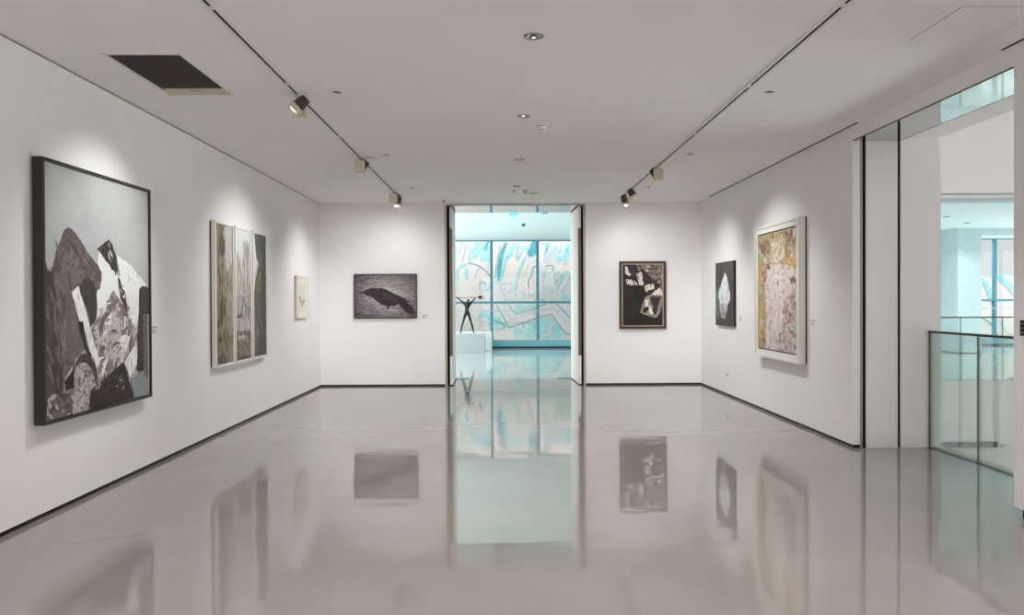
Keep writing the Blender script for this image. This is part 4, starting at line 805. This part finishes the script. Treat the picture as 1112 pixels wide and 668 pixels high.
def spot(x, y, tgt, label, power, cone=100, s=1):
    """s=+1: the square driver box hangs on the near side of the lamp head; -1: on its far side"""
    o = thing('track_spotlight', label, 'spotlight', (x, y, HC - .010), 0, 'track spotlights')
    B('adapter', CREAM, o, (-.013, .013, -.04, .04, -.024, .004), bev=.002)
    MB().lathe([(0, -.024), (.014, -.024), (.014, -.046), (0, -.046)], 16).build('stem', SILVER, o)
    yb = (-.075, -.005) if s > 0 else (.005, .075)
    db = B('driver_box', CREAM, o, (-.060, .060, yb[0], yb[1], -.178, -.042), bev=.004)
    sx = 1 if tgt[0] > x else -1
    p = Vector((-sx * .012, .062 * s, -.105))
    d = (Vector(tgt) - (Vector((x, y, HC - .010)) + p)).normalized()
    M = Matrix.Translation(p) @ d.to_track_quat('Z', 'Y').to_matrix().to_4x4()
    B('yoke', CREAM, db, (p.x - .010, p.x + .010, min(0, .02 * s), max(0, .02 * s), -.122, -.102))
    MB().lathe([(0, -.098), (.038, -.098), (.045, -.092), (.045, -.070), (.049, -.066), (.051, .004), (0, .004)], 28, M).build('lamp_body', PURPLE, o)
    fr = MB().lathe([(.046, .004), (.062, .004), (.062, .050), (.052, .052), (.048, .020)], 28, M).build('front_ring', CREAM, o)
    MB().lathe([(0, .014), (.048, .014), (.048, .040), (.036, .052), (0, .060)], 24, M).build('lens', LAMPGLOW, fr)
    ld = bpy.data.lights.new('spot_lamp', 'SPOT'); ld.energy = power; ld.spot_size = math.radians(cone); ld.spot_blend = 1.0; ld.shadow_soft_size = .03; ld.color = SPOTCOL
    lo = new_obj('spot_lamp', ld, o)
    lo.matrix_local = Matrix.Translation(p + d * .085) @ d.to_track_quat('-Z', 'Y').to_matrix().to_4x4()
TL, TR = -1.757, 2.08
spot(TL, 6.68, (XL, 6.32, 1.75), 'nearest track spotlight, on the left track, with its lit lens showing', P_SPOT * 1.15, 72, -1)
spot(TL, 9.58, (XL, 9.72, 1.2), 'middle spotlight of the left track, square box aimed at the three panels', P_SPOT)
spot(TL, 12.50, (XL, 12.70, .8), 'left track spotlight aimed at the small drawing', P_SPOT)
spot(TL, 13.0, (-2.13, YB, 1.7), 'farthest spotlight of the left track, aimed at the crow print', P_SPOT * .42, 125, -1)
spot(TR, 10.22, (XR, 10.05, 1.0), 'nearest spotlight of the right track, aimed at the figure painting', P_SPOT)
spot(TR, 12.22, (XR, 12.6, .9), 'right track spotlight aimed at the white leaf canvas', P_SPOT, 100, -1)
spot(TR, 13.0, (2.56, YB, 1.7), 'farthest spotlight of the right track, aimed at the flower painting', P_SPOT * .42, 125, -1)
# fill spotlights added out of view to light the back wall from afar
spot(TL, 3.6, (2.45, YB, 1.05), 'added fill spotlight above the viewpoint on the left track, out of the picture', P_LONG_FILL, 26)
spot(TR, 3.6, (-2.05, YB, 1.05), 'added fill spotlight above the viewpoint on the right track, out of the picture', P_LONG_FILL, 26)

# air grille
o = thing('air_grille', 'dark rectangular return air grille in the ceiling near the left wall', 'air vent', (-2.58, 6.09, HC))
m = MB()
x0, x1, y0, y1 = -.283, .283, -.56, .575
for q in ((x0, x0 + .022, y0, y1), (x1 - .022, x1, y0, y1), (x0 + .022, x1 - .022, y0, y0 + .05), (x0 + .022, x1 - .022, y1 - .012, y1)): m.box(q[0], q[1], q[2], q[3], -.012, 0)
m.build('frame', WHITE, o)
B('filter', PURPLE, o, (x0 + .022, x1 - .022, y0 + .05, .372, -.003, 0))
m = MB()
k = x0 + .03
while k < x1 - .028:
    m.box(k, k + .004, y0 + .05, .372, -.009, -.003); k += .0135
m.build('grille', plain('grille_slats', (74, 64, 66), .5), o)
B('end_plate', CREAM, o, (x0 + .022, x1 - .022, .372, y1 - .012, -.010, 0))
B('latch', SILVER, o, (-.04, .04, .41, .43, -.014, -.010), bev=.002)
for px, py in ((x0 + .008, y0 + .012), (x1 - .008, y0 + .012), (x0 + .008, y1 - .006), (x1 - .008, y1 - .006), (x1 - .010, 0), (x0 + .010, 0)):
    MB().lathe([(0, -.015), (.006, -.0145), (.006, -.012), (0, -.012)], 10, Matrix.Translation((px, py, 0))).build('screw', BRONZE, o)

# smoke detectors, sprinklers, blank disc
def detector(x, y, label):
    o = thing('smoke_detector', label, 'smoke detector', (x, y, HC), 0, 'smoke detectors')
    MB().lathe([(0, 0), (.056, 0), (.056, -.008), (.050, -.010), (0, -.010)], 32).build('base', WHITE, o)
    MB().lathe([(0, -.010), (.047, -.010), (.047, -.018), (0, -.018)], 32).build('upper_slot', PURPLE, o)
    MB().lathe([(0, -.018), (.050, -.018), (.050, -.024), (.041, -.042), (0, -.042)], 32).build('body', WHITE, o)
    MB().lathe([(0, -.042), (.033, -.042), (.033, -.050), (0, -.050)], 32).build('lower_slot', PURPLE, o)
    MB().lathe([(0, -.050), (.037, -.050), (.033, -.058), (.018, -.062), (0, -.062)], 32).build('cap', WHITE, o)
detector(.413, 7.86, 'nearer round smoke detector on the ceiling')
detector(.386, 12.45, 'farther round smoke detector, above the doorway end of the ceiling')
o = MB().lathe([(0, 0), (.075, 0), (.075, -.008), (.066, -.012), (0, -.012)], 32, Matrix.Translation((.535, 12.80, HC))).build('ceiling_disc', CREAM)
tag(o, 'flat cream disc on the ceiling just behind the farther smoke detector', 'ceiling fitting')
def sprinkler(x, y, label):
    o = thing('ceiling_sprinkler', label, 'sprinkler', (x, y, HC), 0, 'ceiling sprinklers')
    MB().lathe([(0, 0), (.03, 0), (.028, -.006), (.012, -.008), (0, -.008)], 24).build('escutcheon', SILVER, o)
    MB().lathe([(0, -.008), (.008, -.008), (.006, -.032), (.016, -.034), (.016, -.037), (0, -.037)], 20).build('nozzle', BRONZE, o)
sprinkler(.195, 12.47, 'tiny sprinkler left of the farther smoke detector')
sprinkler(-1.03, 13.68, 'tiny sprinkler by the top left corner of the doorway')

# slot diffusers beside the right wall
for y0, y1, lab in ((7.76, 13.28, 'long dark linear air slot along the top of the right wall'), (1.0, 5.50, 'dark linear air slot at the upper right edge, above the near pier')):
    o = thing('linear_air_vent', lab, 'air slot', (3.6, (y0 + y1) / 2, HC), 0, 'linear air slots')
    h = (y1 - y0) / 2
    B('slot', GAP, o, (-.014, .014, -h, h, -.006, 0))
    B('flange', WHITE, o, (-.030, -.014, -h, h, -.008, 0), (.014, .030, -h, h, -.004, 0))

# access hatch
o = thing('ceiling_hatch', 'flush square access hatch in the ceiling near the right wall', 'ceiling hatch', (3.10, 5.00, HC))
B('seam', GREYGAP, o, (-.27, .27, -.31, .31, -.001, 0))
B('panel', CEIL, o, (-.266, .266, -.306, .306, -.002, 0))

# ------------------------------------------------------------------ balustrades
def balustrade(name, label, p0, p1, cuts, h, posts):
    p0, p1 = Vector(p0), Vector(p1)
    L = (p1 - p0).length
    o = thing(name, label, 'balustrade', p0, math.atan2(p1.y - p0.y, p1.x - p0.x), 'glass balustrades')
    xs = [0] + cuts + [L]
    for a, b in zip(xs, xs[1:]):
        g = B('glass_panel', BALGLASS, o, (a + .004, b - .004, -.006, .006, .0, h - .02))
    B('top_rail', plain('rail_dark', (84, 74, 68), .4, metal=.4) if 'rail_dark' not in bpy.data.materials else bpy.data.materials['rail_dark'], o, (0, L, -.014, .014, h - .024, h), bev=.003)
    for c in posts: B('joint', bpy.data.materials['rail_dark'] if c == 0 else GREENEDGE, o, (max(0, c - .007), c + .007, -.008, .008, 0, h - .02))
    return o
balustrade('glass_balustrade', 'near glass balustrade with dark rail beside the right opening', (4.45, YE - .002, 0), (4.45, .2, 0), [.82, 2.3, 3.8, 5.3, 6.8], 1.222, [0, .82, 2.3, 3.8, 5.3, 6.8])
balustrade('glass_balustrade', 'far glass balustrade across the void', (XV + .02, YV + .06, 0), (XE - .1, YV + .06, 0), [1.1, 2.6, 4.16, 4.97, 6.5, 8, 9.5, 11, 12.5, 14], 1.21, [1.1, 2.6, 4.16, 4.97, 6.5, 8, 9.5, 11, 12.5, 14])
o = thing('wall_rail', 'grey horizontal rail on the wall below the far glass balustrade', 'rail', (7.0, YV, -1.22))
B('bar', plain('rail_grey', (122, 118, 108), .5, var=.08), o, (-2.3, 2.36, -.075, -.03, -.048, .048), bev=.006)
B('bar_end', PURPLE, o, (2.30, 2.37, -.079, -.028, -.05, .05))
for k in (-1.9, -.3, 1.3, 2.1): B('bracket', SILVER, o, (k - .02, k + .02, -.04, 0, -.03, .03))

# ------------------------------------------------------------------ hall: plinths, sculpture, small fittings
o = B('low_plinth', plain('white_block', (228, 236, 235), .6, var=.01), None, (-1.75, -.345, 24.35, 25.05, 0, .555), bev=.006)
tag(o, 'low white block against the window behind the sculpture plinth', 'plinth')
o = B('sculpture_plinth', PLINTH, None, (-1.40, -.53, 23.03, 23.83, 0, .556), bev=.006)
tag(o, 'pale grey box plinth standing under the dark figure sculpture', 'plinth')

def skin_mesh(name, verts, edges, radii, mat, parent, sub=2):
    me = bpy.data.meshes.new(name); me.from_pydata(verts, edges, []); me.materials.append(mat)
    ob = new_obj(name, me, parent)
    md = ob.modifiers.new('Skin', 'SKIN'); md.use_smooth_shade = True
    for i, v in enumerate(me.skin_vertices[0].data):
        r = radii[i]; v.radius = (r, r) if not isinstance(r, tuple) else r
        v.use_root = (i == 0)
    sd = ob.modifiers.new('Subdivision', 'SUBSURF'); sd.levels = sub; sd.render_levels = sub
    return ob
scu = thing('figure_sculpture', 'dark bronze figure with spread legs raising a pole overhead, on the pale plinth', 'sculpture', (-1.075, 23.40, .556))
ox, oz = 1.075, -.556
V = []; E_ = []; Rr = []
def sv(x, z, y, r, link=None):
    V.append((x + ox, y, z + oz)); Rr.append(r)
    if link is not None: E_.append((link, len(V) - 1))
    return len(V) - 1
pel = sv(-1.078, 1.215, 0, (.060, .045))
ab = sv(-1.085, 1.29, -.01, (.052, .042), pel)
ch = sv(-1.072, 1.39, -.01, (.088, .062), ab)
nk0 = sv(-1.060, 1.475, 0, (.070, .052), ch)
nk = sv(-1.045, 1.525, -.005, .026, nk0)
hd0 = sv(-1.038, 1.565, -.012, .042, nk)
hd = sv(-1.032, 1.615, -.016, .036, hd0)
s = sv(-1.150, 1.475, 0, .052, nk0); e = sv(-1.215, 1.535, -.01, .027, s); f_ = sv(-1.285, 1.59, -.015, .023, e); h = sv(-1.355, 1.652, -.02, .020, f_)
s = sv(-.975, 1.49, 0, .048, nk0); e = sv(-.915, 1.545, -.01, .027, s); f_ = sv(-.865, 1.60, -.015, .022, e); h = sv(-.815, 1.652, -.02, .020, f_)
hp = sv(-1.125, 1.165, 0, .050, pel); t = sv(-1.165, 1.03, -.005, .042, hp); kn = sv(-1.203, .90, -.015, .032, t); sh = sv(-1.240, .77, 0, .033, kn); an = sv(-1.272, .615, .01, .022, sh); to = sv(-1.285, .580, -.06, .020, an)
hp = sv(-1.030, 1.165, 0, .050, pel); t = sv(-.992, 1.03, -.005, .042, hp); kn = sv(-.955, .91, -.015, .032, t); sh = sv(-.918, .78, 0, .033, kn); an = sv(-.880, .615, .01, .022, sh); to = sv(-.862, .580, -.06, .020, an)
skin_mesh('body', V, E_, Rr, DARKMETAL, scu)
P0 = (-1.430 + ox, -.02, 1.662 + oz); P1 = (-.58 + ox, -.02, 1.670 + oz)
MB().tube([P0, P1], .008, 8).build('pole', DARKMETAL, scu)
def M3(x, z): return Matrix.Translation((x + ox, -.02, z + oz))
m = MB()
prof = [(0, -.055)] + [(.055 * math.cos(a) * (1 + .12 * math.sin(7 * a)), .055 * math.sin(a)) for a in [(-PI / 2 + PI * k / 10) for k in range(1, 10)]] + [(0, .055)]
m.lathe(prof, 14, M3(-.675, 1.668) @ Matrix.Rotation(PI / 2, 4, 'Y'))
m.tube([(-.62 + ox + .058 * math.cos(a), -.02, 1.668 + oz + .062 * math.sin(a)) for a in [2 * PI * k / 16 for k in range(17)]], .005, 6)
m.build('weight', DARKMETAL, scu)
m = MB(); m.tube([(-1.43 + ox, -.02, 1.662 + oz), (-1.40 + ox, -.02, 1.664 + oz), (-1.37 + ox, -.02, 1.66 + oz), (-1.345 + ox, -.02, 1.655 + oz)], [.012, .02, .017, .02], 8); m.build('hand_grip', DARKMETAL, scu)

o = thing('exit_sign', 'small glowing green sign hung from the hall ceiling beyond the doorway', 'sign', (.26, 17.2, HH))
B('body', GREENGLOW, o, (-.09, .09, -.02, .02, -.085, -.02), bev=.003)
B('mount', SILVER, o, (-.015, .015, -.012, .012, -.02, 0))
o = thing('ceiling_camera', 'small dark dome camera on the hall ceiling beyond the doorway', 'camera', (.56, 19.9, HH))
MB().lathe([(0, 0), (.05, 0), (.05, -.03), (0, -.03)], 24).build('base', TEALM, o)
MB().lathe([(0, -.03), (.042, -.03), (.038, -.05), (.022, -.066), (0, -.072)], 24).build('dome', NAVY, o)
HD = ((.98, 17.5, 'dark round hall ceiling fitting just above the doorway view'), (10.78, 18.5, 'dark round fitting on the hall ceiling, seen across the void'),
      (12.25, 20.1, 'farther dark round fitting on the hall ceiling, seen across the void')) + tuple(
      (x, y, 'round hall ceiling fitting added for fill light, out of sight from the gallery') for x, y in ((-2.6, 17.5), (-2.6, 22.0), (4.6, 17.5), (8.0, 19.0), (15.6, 18.5), (17.5, 22.5)))
for x, y, lab in HD:
    o = thing('hall_downlight', lab, 'downlight', (x, y, HH), 0, 'hall downlights')
    MB().lathe([(.075, 0), (.075, -.008), (.06, -.010), (.055, 0)], 28).build('trim_ring', TEALM, o)
    MB().lathe([(0, -.004), (.056, -.004), (.056, 0), (0, 0)], 28).build('lens', NAVY, o)
    if lab.endswith('doorway view'): continue
    ld = bpy.data.lights.new('hall_fill_lamp', 'SPOT'); ld.energy = P_HALL_FILL; ld.spot_size = math.radians(150); ld.spot_blend = .4; ld.shadow_soft_size = .05; ld.color = (.93, 1.0, 1.0)  # fill lamps added beneath the dark lenses to brighten the hall
    lo = new_obj('hall_fill_lamp', ld, o); lo.location = (0, 0, -.02)

# ------------------------------------------------------------------ daylight
w = bpy.data.worlds.new('World'); scene.world = w; w.use_nodes = True
nt = w.node_tree; nt.nodes.clear()
wo = nt.nodes.new('ShaderNodeOutputWorld'); bg = nt.nodes.new('ShaderNodeBackground')
tc = nt.nodes.new('ShaderNodeTexCoord'); sx = nt.nodes.new('ShaderNodeSeparateXYZ')
nt.links.new(tc.outputs['Generated'], sx.inputs[0])
def math_(op, a, b=None, clamp=False):
    n = nt.nodes.new('ShaderNodeMath'); n.operation = op; n.use_clamp = clamp
    for i, v in enumerate((a, b)):
        if v is None: continue
        if isinstance(v, (int, float)): n.inputs[i].default_value = v
        else: nt.links.new(v, n.inputs[i])
    return n.outputs[0]
def mix_(f, a, b):
    n = nt.nodes.new('ShaderNodeMixRGB'); nt.links.new(f, n.inputs[0])
    for i, v in ((1, a), (2, b)):
        if isinstance(v, tuple): n.inputs[i].default_value = v
        else: nt.links.new(v, n.inputs[i])
    return n.outputs[0]
# bright overcast: pale horizon ahead, overhead and sides boosted to light the hall, neutral fill added behind
up = math_('MULTIPLY', math_('SUBTRACT', sx.outputs['Z'], .14), 2.2, True)
side = math_('MULTIPLY', math_('SUBTRACT', math_('ABSOLUTE', sx.outputs['X']), .62), 4.0, True)
back = math_('MULTIPLY', sx.outputs['Y'], -1.6, True)
c = mix_(math_('MAXIMUM', up, side), SKY_LOW, SKY_HIGH)
c = mix_(back, c, SKY_REAR_FILL)
nt.links.new(c, bg.inputs['Color']); bg.inputs['Strength'].default_value = 1.0
nt.links.new(bg.outputs[0], wo.inputs[0])

# ------------------------------------------------------------------ camera
cam = bpy.data.cameras.new('Camera'); co = new_obj('Camera', cam); scene.camera = co
cam.sensor_fit = 'HORIZONTAL'; cam.sensor_width = 36.0; cam.lens = 36.0 * 834.0 / 1112.0
cam.clip_start = .05; cam.clip_end = 200
right, down, fwd = [Vector(v) for v in CAM_ROWS]
co.matrix_world = Matrix.Translation((0, 0, 1.55)) @ Matrix(((right.x, -down.x, -fwd.x, 0), (right.y, -down.y, -fwd.y, 0), (right.z, -down.z, -fwd.z, 0), (0, 0, 0, 1)))

# ------------------------------------------------------------------ render look
vs = scene.view_settings
vs.view_transform = 'Standard'; vs.look = 'None'; vs.gamma = 1.0; vs.use_curve_mapping = False; vs.exposure = EXPOSURE
cy = scene.cycles
cy.max_bounces = 12; cy.diffuse_bounces = 7; cy.glossy_bounces = 6; cy.transparent_max_bounces = 16; cy.transmission_bounces = 6
cy.caustics_reflective = False; cy.caustics_refractive = False; cy.sample_clamp_indirect = 6.0; cy.use_denoising = True
